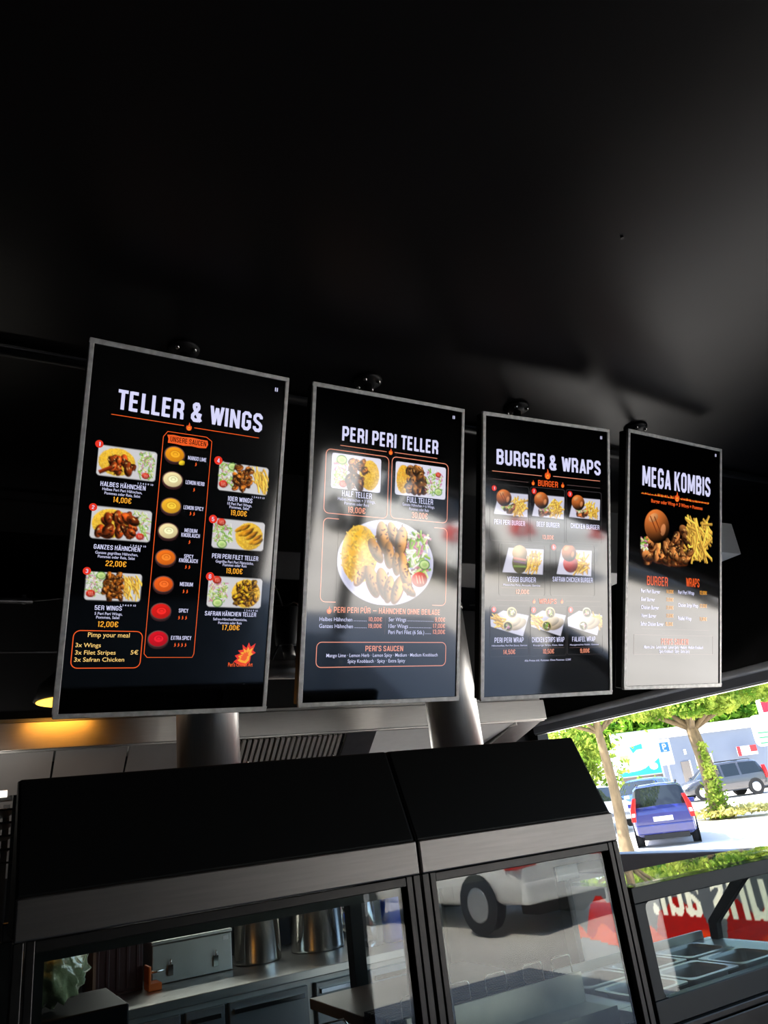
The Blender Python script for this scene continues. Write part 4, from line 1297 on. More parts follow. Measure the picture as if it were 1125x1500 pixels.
def pipe(x, label):
    r = empty('vertical_pipe', label, 'pipe', (x, 2.72, 1.62), 0, 'stainless pipes in front of the hood')
    bm = bmesh.new(); add_tube(bm, (0, 0, 0), (0, 0, 1.33), .110, n=48); obj('tube', bm, M_STEELV, r)
    bm = bmesh.new(); add_lathe(bm, [(.112, .01), (.118, .015), (.118, .045), (.112, .05)], n=48, cap=False); obj('collar', bm, M_STEEL, r)
    bm = bmesh.new(); add_lathe(bm, [(.111, .80), (.115, .805), (.115, .82), (.111, .825)], n=48, cap=False); obj('collar', bm, M_STEEL, r)
    return r
pipe(.797, 'stainless vertical pipe below the TELLER & WINGS screen')
pipe(1.857, 'stainless vertical pipe between the PERI PERI and BURGER screens')
dk = empty('cross_duct', 'horizontal steel duct glimpsed between the first two screens', 'duct', (1.05, 2.58, 2.143))
bm = bmesh.new(); add_tube(bm, (-.135, 0, 0), (.2, 0, 0), .036, n=28); obj('tube', bm, M_STEELV, dk)
bm = bmesh.new(); add_tube(bm, (.055, 0, 0), (.07, 0, 0), .039, n=28); obj('ring', bm, M_CHROME, dk)
sp = empty('spot_lamp', 'black spot lamp with cable behind the first two screens', 'lamp', (1.06, 2.55, 2.33))
bm = bmesh.new(); add_tube(bm, (0, .02, -.10), (0, .0, .04), .045, .052, n=24); obj('lamp_body', bm, M_BLACK, sp, bevel=.004)
bm = bmesh.new(); add_tube(bm, (0, 0, -.152), (0, .02, -.10), .022, n=14); obj('lamp_neck', bm, M_STEELD, sp)
bm = bmesh.new(); add_path(bm, [(-.02, -.03, .03), (.012, -.045, .05), (.03, -.05, .035)], .004, 6); obj('clip', bm, M_CHROME, sp)
cb = empty('loose_cable', 'thin dark cable looping between the first two screens', 'cable', (1.0, 2.56, 2.2))
bm = bmesh.new()
add_path(bm, [(.0 + .05 * math.sin(t * 5), .0, .30 - .50 * t) for t in [k / 14 for k in range(15)]], .0035, 6)
obj('cable', bm, mat('grey_cable', (70, 70, 72), .5, noise=.1), cb)
cb2 = tag(bpy.data.objects.new('hanging_cable', None), 'thin grey cable falling from the pipe beside BURGER & WRAPS', 'cable'); COL.objects.link(cb2)
cb2.location = (1.98, 2.6, 2.4)
bm = bmesh.new()
add_path(bm, [(-.03, 0, .02), (.0, -.01, .02), (.03, -.02, -.02), (.06, -.02, -.08), (.075, -.02, -.18), (.08, -.02, -.35)], .003, 6)
obj('cable', bm, MATS['grey_cable'], cb2)
# air duct under the ceiling behind the screens
ad = empty('air_duct', 'flat air duct behind the screens, window light put into its pale end', 'duct', (2.6, 2.5, 2.75))
M_DUCT = mat('daylit_duct', (232, 230, 224), .5, metal=.1, noise=.06, nscale=3)  # window light on this end of the band is put into the pale colour
bm = bmesh.new(); add_box(bm, 2.72 - 2.6, 3.53 - 2.6, -.2, .1, -.098, .075); obj('duct_body', bm, M_DUCT, ad, bevel=.003)
bm = bmesh.new(); add_box(bm, .9 - 2.6, 2.72 - 2.6, -.196, .1, -.25, .060); obj('soffit', bm, mat('dark_grey_soffit', (62, 62, 62), .45, noise=.1, nscale=3), ad, bevel=.003)  # dimmer rest of the band, its lack of light put into the grey

# lamps on the left
lp = empty('heat_lamp', 'black pendant lamp glowing yellow beside the first screen', 'lamp', (.375, 3.0, 2.13))
bm = bmesh.new(); add_lathe(bm, [(.130, -.004), (.136, 0), (.115, .06), (.05, .12), (.018, .15)], n=40); obj('lamp_shade', bm, M_HOOD, lp)
bm = bmesh.new(); add_lathe(bm, [(.126, -.006), (.09, -.010), (.002, -.012)], n=40)
obj('diffuser', bm, mat('warm_diffuser', (250, 200, 90), .5, emit=(255, 196, 72), estr=2.6, noise=.05), lp)
bm = bmesh.new(); add_tube(bm, (0, 0, .14), (0, 0, ZC - 2.13), .008, n=8); obj('lamp_cord', bm, M_BLACK, lp)
pd = bpy.data.lights.new('heat_lamp_light', 'AREA'); pd.shape = 'DISK'; pd.size = .26; pd.energy = .5; pd.color = (1, .32, .03)
po = bpy.data.objects.new('heat_lamp_light', pd); COL.objects.link(po); po.location = (.375, 3.0, 2.11)
rl = empty('black_rail', 'black wall rail with end cap beside the first screen', 'rail', (0, 2.95, 2.49))
bm = bmesh.new(); add_tube(bm, (-1.2, 0, 0), (.215, 0, 0), .011, n=12); add_tube(bm, (.185, 0, -.012), (.185, 0, .022), .008, n=10); obj('rail_tube', bm, mat('dull_grey_rail', (90, 90, 92), .4, metal=.6, noise=.1), rl)
bm = bmesh.new(); add_path(bm, [(.215, 0, 0), (.26, 0, .006), (.36, 0, .02)], .0025, 6); obj('rail_wire', bm, MATS['grey_cable'], rl)
bm = bmesh.new(); add_tube(bm, (-1.2, 2.98, 2.305), (.34, 2.98, 2.305), .004, n=8)
tag(obj('tension_wire', bm, MATS['grey_cable']), 'thin grey wire stretched below the black rail', 'wire')

rk = empty('shelf_rack', 'black slatted shelf rack with a strip lamp above it', 'rack', (-.1, 2.9, 0))
for k in range(5):
    z = 1.60 + .032 * k * 1.15
    bm = bmesh.new(); add_box(bm, -.7, .29, -.25, .2, z, z + .006); obj('shelf', bm, M_FRAME, rk, bevel=.002)
for xx in (-.70, .275):
    for yy in (-.24, .18):
        bm = bmesh.new(); add_box(bm, xx, xx + .02, yy, yy + .02, 0, 1.79); obj('post', bm, M_BLACKM, rk)
sl = empty('strip_lamp', 'glowing white strip lamp on the shelf rack', 'lamp', (-.1, 2.9, 1.793))
bm = bmesh.new(); add_box(bm, -.7, .29, -.03, .03, -.002, .012); obj('lamp_body', bm, M_STEELD, sl)
bm = bmesh.new(); add_tube(bm, (-.68, -.03, .018), (.27, -.03, .018), .011, n=12); obj('tube', bm, mat('lamp_tube', (250, 250, 250), .4, emit=(255, 250, 238), estr=1.5, noise=.02), sl)
pl_ = bpy.data.lights.new('strip_lamp_light', 'AREA'); pl_.shape = 'RECTANGLE'; pl_.size = .95; pl_.size_y = .03; pl_.energy = 1.6; pl_.color = (1, .95, .88)
ps_ = bpy.data.objects.new('strip_lamp_light', pl_); COL.objects.link(ps_); ps_.location = (-.3, 2.9, 1.84); ps_.rotation_euler = (math.radians(105), 0, 0)

# counter row along the back wall
kc = empty('kitchen_counter', 'long stainless kitchen counter with grey doors behind the cabinets', 'counter', (1.6, 4.1, 0))
def PK(bm, name, m, bevel=0.0, parent=None, label=None):
    bm.transform(Matrix.Translation((-1.6, -4.1, 0)))
    o = obj(name, bm, m, parent or kc, bevel=bevel)
    if label: o['label'] = label
    return o
KX0, KX1, KY = .60, 2.34, 3.70
bm = bmesh.new(); add_box(bm, KX0, KX1, KY, YB - .005, .955, .992); PK(bm, 'worktop', M_STEEL, .004)
bm = bmesh.new(); add_box(bm, KX0 + .01, KX1 - .01, KY + .04, YB - .02, .1, .955); PK(bm, 'carcass', M_STEELD)
bm = bmesh.new(); add_box(bm, KX0 + .02, KX1 - .02, KY + .08, YB - .05, 0, .1); PK(bm, 'plinth', M_BLACKM)
M_DOORG = mat('grey_glass_door', (136, 140, 140), .25, metal=.5, noise=.06, nscale=3)
M_DOORP = mat('pale_fridge_door', (176, 186, 188), .35, noise=.04)
for xa, xb, m in ((.61, .94, M_DOORG), (.96, 1.13, M_DOORG), (1.15, 1.52, M_DOORG), (1.56, 1.79, M_DOORG), (1.84, 2.32, M_DOORP)):
    bm = bmesh.new(); add_box(bm, xa, xb, KY + .012, KY + .04, .14, .93); dr = PK(bm, 'door', m, .004)
    bm = bmesh.new(); add_box(bm, xa + .02, xb - .02, KY - .004, KY + .012, .885, .905); PK(bm, 'handle', M_CHROME, .002, dr)

def pot(x, y, r, h, label):
    p = empty('stock_pot', label, 'pot', (x, y, .993), .4, 'stock pots on the kitchen counter')
    bm = bmesh.new(); add_lathe(bm, [(r * .96, 0), (r, .012), (r, h), (r + .006, h + .003), (r + .004, h + .006), (r - .004, h + .002), (r - .004, .02), (r * .5, .014)], n=48); obj('pot_body', bm, M_CHROME, p)
    for s in (-1, 1):
        bm = bmesh.new(); add_path(bm, [(s * r, -.05, h * .78), (s * (r + .035), -.04, h * .8), (s * (r + .04), 0, h * .8), (s * (r + .035), .04, h * .8), (s * r, .05, h * .78)], .006, 8); obj('handle', bm, M_CHROME, p)
    return p
pot(1.465, 4.22, .122, .24, 'smaller stainless stock pot next to the steel box')
pot(1.80, 4.22, .142, .27, 'larger stainless stock pot, the one next to the blue canister')
ld = empty('pot_cover', 'round steel cover leaning behind the larger pot', 'pot cover', (2.13, 4.45, 1.1))
bm = bmesh.new(); add_lathe(bm, [(.105, -.004), (.108, 0), (.10, .008), (.04, .016), (.002, .018)], n=40); bmesh.ops.rotate(bm, verts=bm.verts, cent=(0, 0, 0), matrix=Matrix.Rotation(math.radians(78), 3, 'X')); obj('cover_disc', bm, M_CHROME, ld)
bm = bmesh.new(); add_tube(bm, (0, -.018, 0), (0, -.04, 0), .012, n=12); obj('knob', bm, M_BLACK, ld)
sb = empty('steel_box', 'square stainless box with two latches beside the pots', 'box', (1.11, 4.27, .993))
bm = bmesh.new(); add_box(bm, -.195, .195, -.13, .13, 0, .165); obj('box_body', bm, M_STEELD, sb, bevel=.004)
bm = bmesh.new(); add_box(bm, -.198, .198, -.133, .133, .166, .182); obj('box_lid', bm, M_STEEL, sb, bevel=.004)
for xx in (-.11, .11):
    bm = bmesh.new(); add_box(bm, xx - .012, xx + .012, -.142, -.13, .03, .075); add_path(bm, [(xx, -.145, .075), (xx, -.15, .09), (xx, -.145, .1)], .004, 6); obj('latch', bm, M_CHROME, sb)
bm = bmesh.new(); add_box(bm, .15, .178, -.1325, -.13, .135, .155); obj('badge', bm, M_WHITE, sb)
cr = empty('plastic_crate', 'dark maroon plastic crate on the counter beside the steel box', 'crate', (.755, 4.25, .993))
M_MAR = mat('maroon_plastic', (54, 22, 24), .4, noise=.15, nscale=10)
bm = bmesh.new()
add_box(bm, -.11, .11, -.15, .15, 0, .012)
for q in ((-.11, .11, -.15, -.14), (-.11, .11, .14, .15), (-.11, -.1, -.14, .14), (.1, .11, -.14, .14)): add_box(bm, q[0], q[1], q[2], q[3], .012, .21)
for k in range(5): add_box(bm, -.1 + k * .045, -.085 + k * .045, -.156, -.15, .02, .2)
obj('crate_body', bm, M_MAR, cr, bevel=.002)
bm = bmesh.new(); add_box(bm, -.114, .114, -.154, .154, .21, .225); obj('crate_rim', bm, M_MAR, cr, bevel=.003)
ot = empty('orange_clamp', 'small orange clamp lying between crate and steel box', 'clamp', (.90, 4.05, .993))
bm = bmesh.new(); add_box(bm, -.03, .03, -.05, .05, 0, .03); add_box(bm, -.03, -.018, -.05, .05, .03, .10); obj('clamp_body', bm, mat('orange_plastic', (196, 96, 24), .45, noise=.1), ot, bevel=.004)
bm = bmesh.new(); add_tube(bm, (-.02, 0, .07), (.05, 0, .07), .006, n=8); obj('screw', bm, M_CHROME, ot)
def canister(x, y, label, m, rx, h):
    c = empty('canister', label, 'canister', (x, y, .993))
    bm = bmesh.new()
    loops = [(.9, 0), (1, .02), (1, h * .72), (.9, h * .84), (.5, h * .93), (.32, h)]
    rings = [[bm.verts.new((px * s, py * s, z)) for px, py in rrect(-rx, -.08, rx, .08, .04)] for s, z in loops]
    for A, B in zip(rings, rings[1:]):
        for k in range(len(A)): bm.faces.new((A[k], A[(k + 1) % len(A)], B[(k + 1) % len(A)], B[k]))
    bm.faces.new(rings[0]); bm.faces.new(rings[-1])
    obj('bottle_body', bm, m, c, smooth=True)
    bm = bmesh.new(); add_tube(bm, (0, 0, h), (0, 0, h + .03), .03, n=16); obj('cap', bm, M_WHITE, c)
canister(2.00, 3.98, 'clear plastic canister touching the larger pot side of the blue one', mat('clear_pet', (200, 206, 210), .1, noise=.05, trans=.75, ior=1.2), .05, .30)
canister(2.115, 3.98, 'blue plastic canister on the pale fridge top', mat('blue_plastic', (34, 78, 190), .3, noise=.08), .065, .30)
canister(2.25, 3.98, 'clear plastic canister on the window side of the blue one', MATS['clear_pet'], .05, .32)
wl_ = empty('added_strip_lamp', 'added white strip lamp, out of view on the back wall under the hood', 'lamp', (1.5, 4.57, 1.5))  # added lamp, out of view, brightens the pots and the hood underside
bm = bmesh.new(); add_box(bm, -.75, .75, -.02, .028, -.02, .03); obj('lamp_body', bm, M_WHITE, wl_, bevel=.003)
bm = bmesh.new(); add_tube(bm, (-.7, -.03, .005), (.7, -.03, .005), .012, n=12); obj('tube', bm, MATS['lamp_tube'], wl_)
wd = bpy.data.lights.new('added_strip_light', 'AREA'); wd.shape = 'RECTANGLE'; wd.size = 1.4; wd.size_y = .03; wd.energy = 3.2; wd.color = (1, .97, .92)
wo = bpy.data.objects.new('added_strip_light', wd); COL.objects.link(wo); wo.location = (1.5, 4.52, 1.505); wo.rotation_euler = (math.radians(-90), 0, 0)
# wrapped greens at the left end
st = tag(box('black_trolley', .22, .585, 2.98, 3.4, 0, 1.13, M_HOOD, bevel=.006), 'black trolley carrying the wrapped green bundle', 'trolley')
gb = empty('wrapped_greens', 'green salad bundle wrapped in shiny clear film', 'food bag', (.36, 3.14, 1.146))
bm = bmesh.new()
bmesh.ops.create_icosphere(bm, subdivisions=4, radius=1)
for v_ in bm.verts:
    c = v_.co
    k = 1 + .13 * math.sin(c.x * 9 + c.z * 5) * math.cos(c.y * 8 + c.z * 7) + .05 * math.sin(23 * c.x + 19 * c.z)
    v_.co = Vector((c.x * .115 * k, c.y * .10 * k, c.z * .105 * k + .105))
obj('bundle', bm, mat('film_wrapped_green', (160, 172, 128), .14, spec=.9, noise=.45, nscale=16, bump=.7, bscale=30, coat=1.0), gb, smooth=True)
bm = bmesh.new(); add_lathe(bm, [(.05, .18), (.062, .2), (.05, .235), (.02, .245)], (-.02, -.0, 0), 20); obj('yellow_top', bm, mat('yellow_wrap', (176, 140, 40), .4, noise=.2), gb)
# brown door post seen through the glass
tag(box('brown_post', .585, .597, 3.72, 3.9, 0, 1.25, mat('brown_edge', (120, 96, 80), .5, noise=.15)), 'thin brown board edge at the end of the steel counter', 'board')
# ------------------------------------------------------------------ banner hung under the window sill
bn = empty('flame_banner', 'grey banner with red flames and lettering seen from behind under the window', 'banner', (WX + .03, 3.2, .75))
M_PRINT = print_cloth_mat()
B0, B1, BZ0, BZ1 = -3.98, 1.28, -.34, .345                     # along the wall, and up
bp = Paint((B1 - B0) * 1e3, (BZ1 - BZ0) * 1e3, 9, (150, 148, 146))
BY = B0 + bp.x * (BZ1 - BZ0)
BZ = BZ1 - bp.y * (BZ1 - BZ0)
tongue = .19 - .03 * np.sin(BY * 29) + .02 * np.sin(BY * 10) -   .30 * np.clip(np.sin(BY * 11.5 + .6 * np.sin(BY * 3)), 0, 1) ** 2
bp.mix(((BZ < tongue) & (BY > -1.9)).astype(float), (200, 64, 48))
bp.mix(((BZ < .0 - .05 * np.sin(BY * 23) * np.sin(BY * 7)) & (BY > -1.9)).astype(float), (226, 112, 48))
bp.mix((BZ < -.07 - .015 * np.sin(BY * 9)).astype(float), (176, 174, 172))
tv_, tf_, t0_, t1_, tc_ = text_geo('uns auf.', 'b')
sx_, sy_ = .82 / (t1_ - t0_), .28 / .69
mk = np.zeros_like(BY)
for f_ in tf_:
    q = [((tv_[i][0] - (t0_ + t1_) / 2) * sx_ + .15, tv_[i][1] * sy_ + .12) for i in f_]
    for k in range(1, len(q) - 1):
        (ax, ay), (bx, by), (cx_, cy_) = q[0], q[k], q[k + 1]
        d_ = (bx - ax) * (cy_ - ay) - (cx_ - ax) * (by - ay)
        if abs(d_) < 1e-12: continue
        u_ = ((BY - ax) * (cy_ - ay) - (cx_ - ax) * (BZ - ay)) / d_
        w_ = ((bx - ax) * (BZ - ay) - (BY - ax) * (by - ay)) / d_
        mk = np.maximum(mk, ((u_ >= -1e-6) & (w_ >= -1e-6) & (u_ + w_ <= 1 + 1e-6)).astype(float))
bp.mix(mk, (250, 240, 222))
clo = bp.mesh('cloth', B0, BZ0, B1, BZ1, 0, bn)
clo.data.materials.clear()
clo.data.materials.append(M_PRINT)
clo.data.transform(Matrix(((0, 0, 1, 0), (1, 0, 0, 0), (0, 1, 0, 0), (0, 0, 0, 1))))
sd = clo.modifiers.new('thickness', 'SOLIDIFY'); sd.thickness = .0008
bm = bmesh.new()
for yv in (1.2, .4, -.4, -1.2): add_path(bm, [(-.004, yv, .345), (-.004, yv, .36)], .004, 6)
obj('ties', bm, M_WHITE, bn)

# ------------------------------------------------------------------ outdoors
AX = Vector((.5168, .8561, 0))
def gz(x, y):
    d = x * AX.x + y * AX.y
    return -.02 + .032 * max(0.0, d - 25.5) + .05 * max(0.0, min(6, 12 - (x * .8561 - y * .5168))) * max(0.0, min(1.0, (d - 25) / 8))
bm = bmesh.new()
nx, ny = 60, 60
gx = np.linspace(-30, 90, nx); gy = np.linspace(-60, 80, ny)
G = [[bm.verts.new((x, y, gz(x, y) - .015)) for x in gx] for y in gy]
for j in range(ny - 1):
    for i in range(nx - 1):
        if gx[i + 1] <= WX - 4 and gy[j] >= YF - 1 and gy[j + 1] <= YB + 1: continue
        bm.faces.new((G[j][i], G[j][i + 1], G[j + 1][i + 1], G[j + 1][i]))
for v_ in bm.verts:
    if XL - 3 < v_.co.x < WX + 3 and YF - 3 < v_.co.y < YB + 3: v_.co.z = -.13
tag(obj('ground', bm, M_ASPHALT), kind='structure')

def leaves(n, fn, size, name, m, parent, seed=1):
    rng = np.random.default_rng(seed)
    V, F = [], []
    for k in range(n):
        c = np.array(fn(rng))
        a = rng.normal(size=3); a /= np.linalg.norm(a)
        b = np.cross(a, rng.normal(size=3)); b /= np.linalg.norm(b)
        nn = np.cross(a, b)
        s = size * rng.uniform(.65, 1.25)
        i = len(V)
        V += [c - a * s, c + b * s * .5 + nn * s * .12, c + a * s, c - b * s * .5 + nn * s * .12]
        F += [(i, i + 1, i + 2), (i, i + 2, i + 3)]
    me = bpy.data.meshes.new(name)
    me.from_pydata([tuple(v) for v in V], [], F)
    me.materials.append(m)
    return link(name, me, parent)

def tree(name, label, x, y, trunk_r, h, blobs, nleaf, size, lm, lean=(0, 0), seed=3, group=None):
    z = gz(x, y)
    r = empty(name, label, 'tree', (x, y, z), 0, group)
    rng = np.random.default_rng(seed)
    bm = bmesh.new()
    pts = [Vector((lean[0] * t + .04 * math.sin(t * 5), lean[1] * t, h * t)) for t in [k / 8 for k in range(9)]]
    rings = []
    for k, p in enumerate(pts):
        rr = trunk_r * (1.25 - .5 * k / 8) * (1.25 if k == 0 else 1)
        rings.append([bm.verts.new(p + Vector((math.cos(t), math.sin(t), 0)) * rr * (1 + .08 * math.sin(3 * t + k))) for t in [2 * PI * q / 14 for q in range(14)]])
    for A, B in zip(rings, rings[1:]):
        for k in range(14): bm.faces.new((A[k], A[(k + 1) % 14], B[(k + 1) % 14], B[k])).smooth = True
    obj('trunk', bm, M_BARK, r)
    for bx, by, bz, br in blobs:
        bm = bmesh.new()
        p0 = pts[-2]
        add_tube(bm, p0, Vector((bx, by, bz)), trunk_r * .45, trunk_r * .12, n=8)
        obj('branch', bm, M_BARK, r)
    wts = np.array([b[3] ** 2 for b in blobs]); wts = wts / wts.sum()
    def fn(rg):
        b = blobs[int(rg.choice(len(blobs), p=wts))]
        d = rg.normal(size=3); d /= np.linalg.norm(d)
        q = b[3] * rg.uniform(.45, 1.0) ** .5
        return (b[0] + d[0] * q, b[1] + d[1] * q, b[2] + d[2] * q * .62)
    leaves(nleaf, fn, size, 'foliage', lm, r, seed)
    return r
R2 = (.8561, -.5168)       # across the view
def acr(s, d=0.0): return (R2[0] * s + AX.x * d, R2[1] * s + AX.y * d)
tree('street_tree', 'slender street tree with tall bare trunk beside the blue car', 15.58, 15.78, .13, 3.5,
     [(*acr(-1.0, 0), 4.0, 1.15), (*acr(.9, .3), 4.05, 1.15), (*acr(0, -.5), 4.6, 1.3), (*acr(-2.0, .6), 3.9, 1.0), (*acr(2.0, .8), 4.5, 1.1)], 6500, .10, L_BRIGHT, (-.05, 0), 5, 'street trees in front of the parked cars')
t2 = tree('street_tree', 'thick leaning street tree with shoots at its foot', 24.63, 19.88, .27, 3.6,
     [(*acr(-1.6, 0), 4.4, 1.3), (*acr(1.3, -.3), 4.5, 1.3), (*acr(0, -.8), 4.7, 1.4), (*acr(-3.0, .4), 4.6, 1.3), (*acr(3.0, .2), 4.7, 1.4), (*acr(-.6, -1.6), 4.0, .9), (*acr(.5, -1.2), 3.95, .8)], 10500, .12, L_BRIGHT, (-.25, .1), 8, 'street trees in front of the parked cars')
def shoots(rg):
    h = rg.uniform(0, 1)
    s = (.62 - .5 * h) * rg.normal() * .75
    return (*acr(-.1 - .12 * h + s * .55, -.35 + rg.normal() * .2), .05 + 2.6 * h ** 1.7)
leaves(1000, shoots, .09, 'shoots', L_BRIGHT, t2, 21)
def far_tree(label, x, y, r, zc, n, m, seed):
    tree('background_tree', label, x, y, .3, zc - 2.0, [(0, 0, zc - .6, r), (*acr(-r * .7), zc - 1.4, r * .75), (*acr(r * .7), zc - 1.2, r * .75), (0, 0, zc + r * .4, r * .8)], n, .34, m, (0, 0), seed, 'trees behind the grey building')
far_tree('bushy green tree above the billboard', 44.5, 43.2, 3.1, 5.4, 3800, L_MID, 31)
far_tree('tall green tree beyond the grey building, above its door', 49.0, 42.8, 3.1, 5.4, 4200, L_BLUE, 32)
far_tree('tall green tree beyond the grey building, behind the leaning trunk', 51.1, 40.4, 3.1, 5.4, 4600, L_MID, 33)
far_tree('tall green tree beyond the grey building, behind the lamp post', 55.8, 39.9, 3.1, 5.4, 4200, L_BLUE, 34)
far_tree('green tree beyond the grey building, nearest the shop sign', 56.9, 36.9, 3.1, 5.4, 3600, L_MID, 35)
hb = empty('hedge_bush', 'tall leafy bush between cabinet edge and slender trunk', 'bush', (26.2, 28.4, gz(26.2, 28.4)))
def hb_f(rg):
    a = rg.normal(size=3)
    return (*acr(a[0] * .95 - .3, a[1] * .5), 2.4 + a[2] * 1.15)
leaves(3600, hb_f, .15, 'foliage', L_BRIGHT, hb, 41)
bm = bmesh.new()
for k in range(5): add_tube(bm, (*acr(-.9 + k * .3), 0), (*acr(-1.2 + k * .4), 2.6), .05, .02, n=7)
obj('stems', bm, M_BARK, hb)
gt = empty('grass_patch', 'dry grass tuft round the foot of the leaning tree', 'grass', (24.63, 19.88, gz(24.63, 19.88)))
gt['kind'] = 'stuff'
def gr_f(rg):
    a = rg.normal(size=2)
    return (*acr(.5 + a[0] * .95, a[1] * .35 - .3), .12 + abs(rg.normal()) * .10)
o_ = leaves(1500, gr_f, .10, 'grass_blades', leaf_mat('dry_grass', (170, 160, 90), (214, 206, 140)), gt, 43)

# ------------------------------------------------------------------ cars
def car(name, label, cat, x, y, fwd, L, W, H, paint, style, z=None, group=None):
    r = empty(name, label, cat, (x, y, gz(x, y) if z is None else z), math.atan2(fwd[1], fwd[0]), group)
    prof = {   # fraction of length from the rear: bottom, belt, top (fractions of height), width factor
        'mpv': [(0, .24, .50, .52, .86), (.012, .19, .56, .60, .92), (.03, .17, .58, .64, .95), (.085, .16, .60, .955, .98), (.12, .16, .60, .985, 1), (.31, .16, .585, 1, 1), (.335, .16, .585, 1, 1), (.52, .16, .57, .985, 1), (.545, .16, .57, .98, 1), (.60, .16, .565, .95, 1), (.78, .16, .55, .58, .98), (.90, .17, .47, .51, .94), (.97, .19, .38, .42, .86), (1, .24, .33, .35, .76)],
        'hatch': [(0, .26, .52, .54, .82), (.012, .2, .58, .61, .9), (.04, .18, .61, .66, .94), (.17, .16, .62, .93, .98), (.22, .16, .62, .965, 1), (.36, .16, .61, 1, 1), (.385, .16, .61, 1, 1), (.53, .16, .60, .985, 1), (.55, .16, .60, .97, 1), (.58, .16, .595, .94, 1), (.76, .16, .57, .60, .98), (.90, .17, .49, .53, .94), (.97, .19, .40, .44, .86), (1, .24, .34, .36, .74)],
        'suv': [(0, .27, .50, .52, .86), (.012, .22, .56, .59, .93), (.03, .2, .60, .64, .96), (.13, .19, .62, .93, .98), (.17, .19, .62, .965, 1), (.33, .19, .61, 1, 1), (.355, .19, .61, 1, 1), (.52, .19, .60, .99, 1), (.545, .19, .60, .985, 1), (.60, .19, .595, .95, 1), (.76, .19, .58, .61, .98), (.90, .2, .53, .56, .95), (.975, .22, .45, .48, .88), (1, .27, .38, .40, .78)]}[style]
    hw = W / 2
    rows = []
    for f, zb, bl, tp, wf in prof:
        xx, w = (f - .5) * L, hw * wf
        zb, bl, tp = zb * H, bl * H, tp * H
        k = min(1, (tp - bl) / (.36 * H))
        rows.append([(xx, 0, zb), (xx, .84 * w, zb), (xx, .985 * w, zb + .05 * H), (xx, w, zb + .55 * (bl - zb)), (xx, .965 * w, bl), (xx, w * (.955 - .17 * k), bl + .86 * (tp - bl)), (xx, w * (.86 - .2 * k), tp - .004), (xx, 0, tp + .012 * H)])
    nst = len(rows)
    bb, gb_ = bmesh.new(), bmesh.new()
    def ring(bm_, s): return [[bm_.verts.new((p[0], p[1] * s, p[2])) for p in rw] for rw in rows]
    WS, BS, side = 9, 2, (3, 4, 6, 8)
    side = [k for k in range(nst - 1) if k in (3, 4, 6, 8)] if False else [4, 6, 8]
    for s in (1, -1):
        VB, VG = ring(bb, s), ring(gb_, s)
        for k in range(nst - 1):
            for j in range(7):
                isg = (j == 4 and (k in side or k == 3)) or (j in (5, 6) and k == WS) or (j in (4, 5, 6) and k == BS)
                bm_, V = (gb_, VG) if isg else (bb, VB)
                bm_.faces.new((V[k][j], V[k + 1][j], V[k + 1][j + 1], V[k][j + 1])).smooth = True
        bb.faces.new(VB[0]); bb.faces.new(VB[-1])
    for b_ in (bb, gb_):
        bmesh.ops.remove_doubles(b_, verts=b_.verts, dist=1e-4)
        bmesh.ops.delete(b_, geom=[v_ for v_ in b_.verts if not v_.link_faces], context='VERTS')
    obj('body', bb, paint, r); obj('windows', gb_, M_CARGLASS, r)
    wr = .21 * H if style != 'suv' else .205 * H
    for f in (.18, .81):
        for s in (1, -1):
            xx = (f - .5) * L
            bm = bmesh.new(); add_tube(bm, (xx, s * (hw - .01), wr * 1.02), (xx, s * (hw + .008), wr * 1.02), wr * 1.14, n=28); obj('wheel_arch', bm, M_BLACK, r)
            bm = bmesh.new(); add_tube(bm, (xx, s * (hw - .2), wr), (xx, s * (hw + .014), wr), wr, n=28); wl = obj('wheel', bm, M_TYRE, r)
            bm = bmesh.new(); add_lathe(bm, [(wr * .66, 0), (wr * .62, .01), (wr * .5, .004), (.02, .012)], n=24); bm.transform(Matrix.Translation((xx, s * (hw + .014), wr)) @ Matrix.Rotation(-s * PI / 2, 4, 'X')); obj('rim', bm, M_RIM, wl)
    xr = -.5 * L
    for s in (1, -1):
        bm = bmesh.new()
        if style == 'mpv': add_prism(bm, [(s * hw * .83, .42 * H), (s * hw * 1.0, .42 * H), (s * hw * .97, .62 * H), (s * hw * .84, .80 * H), (s * hw * .72, .80 * H), (s * hw * .80, .60 * H)], 'x', xr - .0, xr + .035 * L)
        else: add_prism(bm, [(s * hw * .55, .47 * H), (s * hw * 1.0, .46 * H), (s * hw * .97, .60 * H), (s * hw * .7, .585 * H)], 'x', xr - .005, xr + .05 * L)
        tl_ = obj('tail_light', bm, M_LAMPR, r, bevel=.02)
        bm = bmesh.new()
        add_prism(bm, [(s * hw * .86, .50 * H), (s * hw * .96, .50 * H), (s * hw * .94, .56 * H), (s * hw * .84, .56 * H)], 'x', xr - .006, xr + .02)
        obj('reversing_lens', bm, M_LAMPW, tl_)
        bm = bmesh.new(); add_prism(bm, [(s * hw * .5, .36 * H), (s * hw * .84, .37 * H), (s * hw * .86, .45 * H), (s * hw * .55, .43 * H)], 'x', .5 * L - .13, .5 * L - .01); obj('head_light', bm, M_LAMPW, r, bevel=.02)
    bm = bmesh.new(); add_box(bm, xr - .012, xr + .02, -.26, .26, .40 * H if style == 'mpv' else .44 * H, .40 * H + .12 if style == 'mpv' else .44 * H + .12); obj('number_plate', bm, M_WHITE, r)
    bm = bmesh.new(); add_box(bm, xr - .05, xr + .1, -hw * .9, hw * .9, .20 * H, .36 * H); obj('bumper', bm, paint, r, bevel=.04)
    bm = bmesh.new(); add_box(bm, xr - .03, xr + .3, -hw * .7, hw * .7, .12 * H, .2 * H); obj('under_tray', bm, M_BLACK, r)
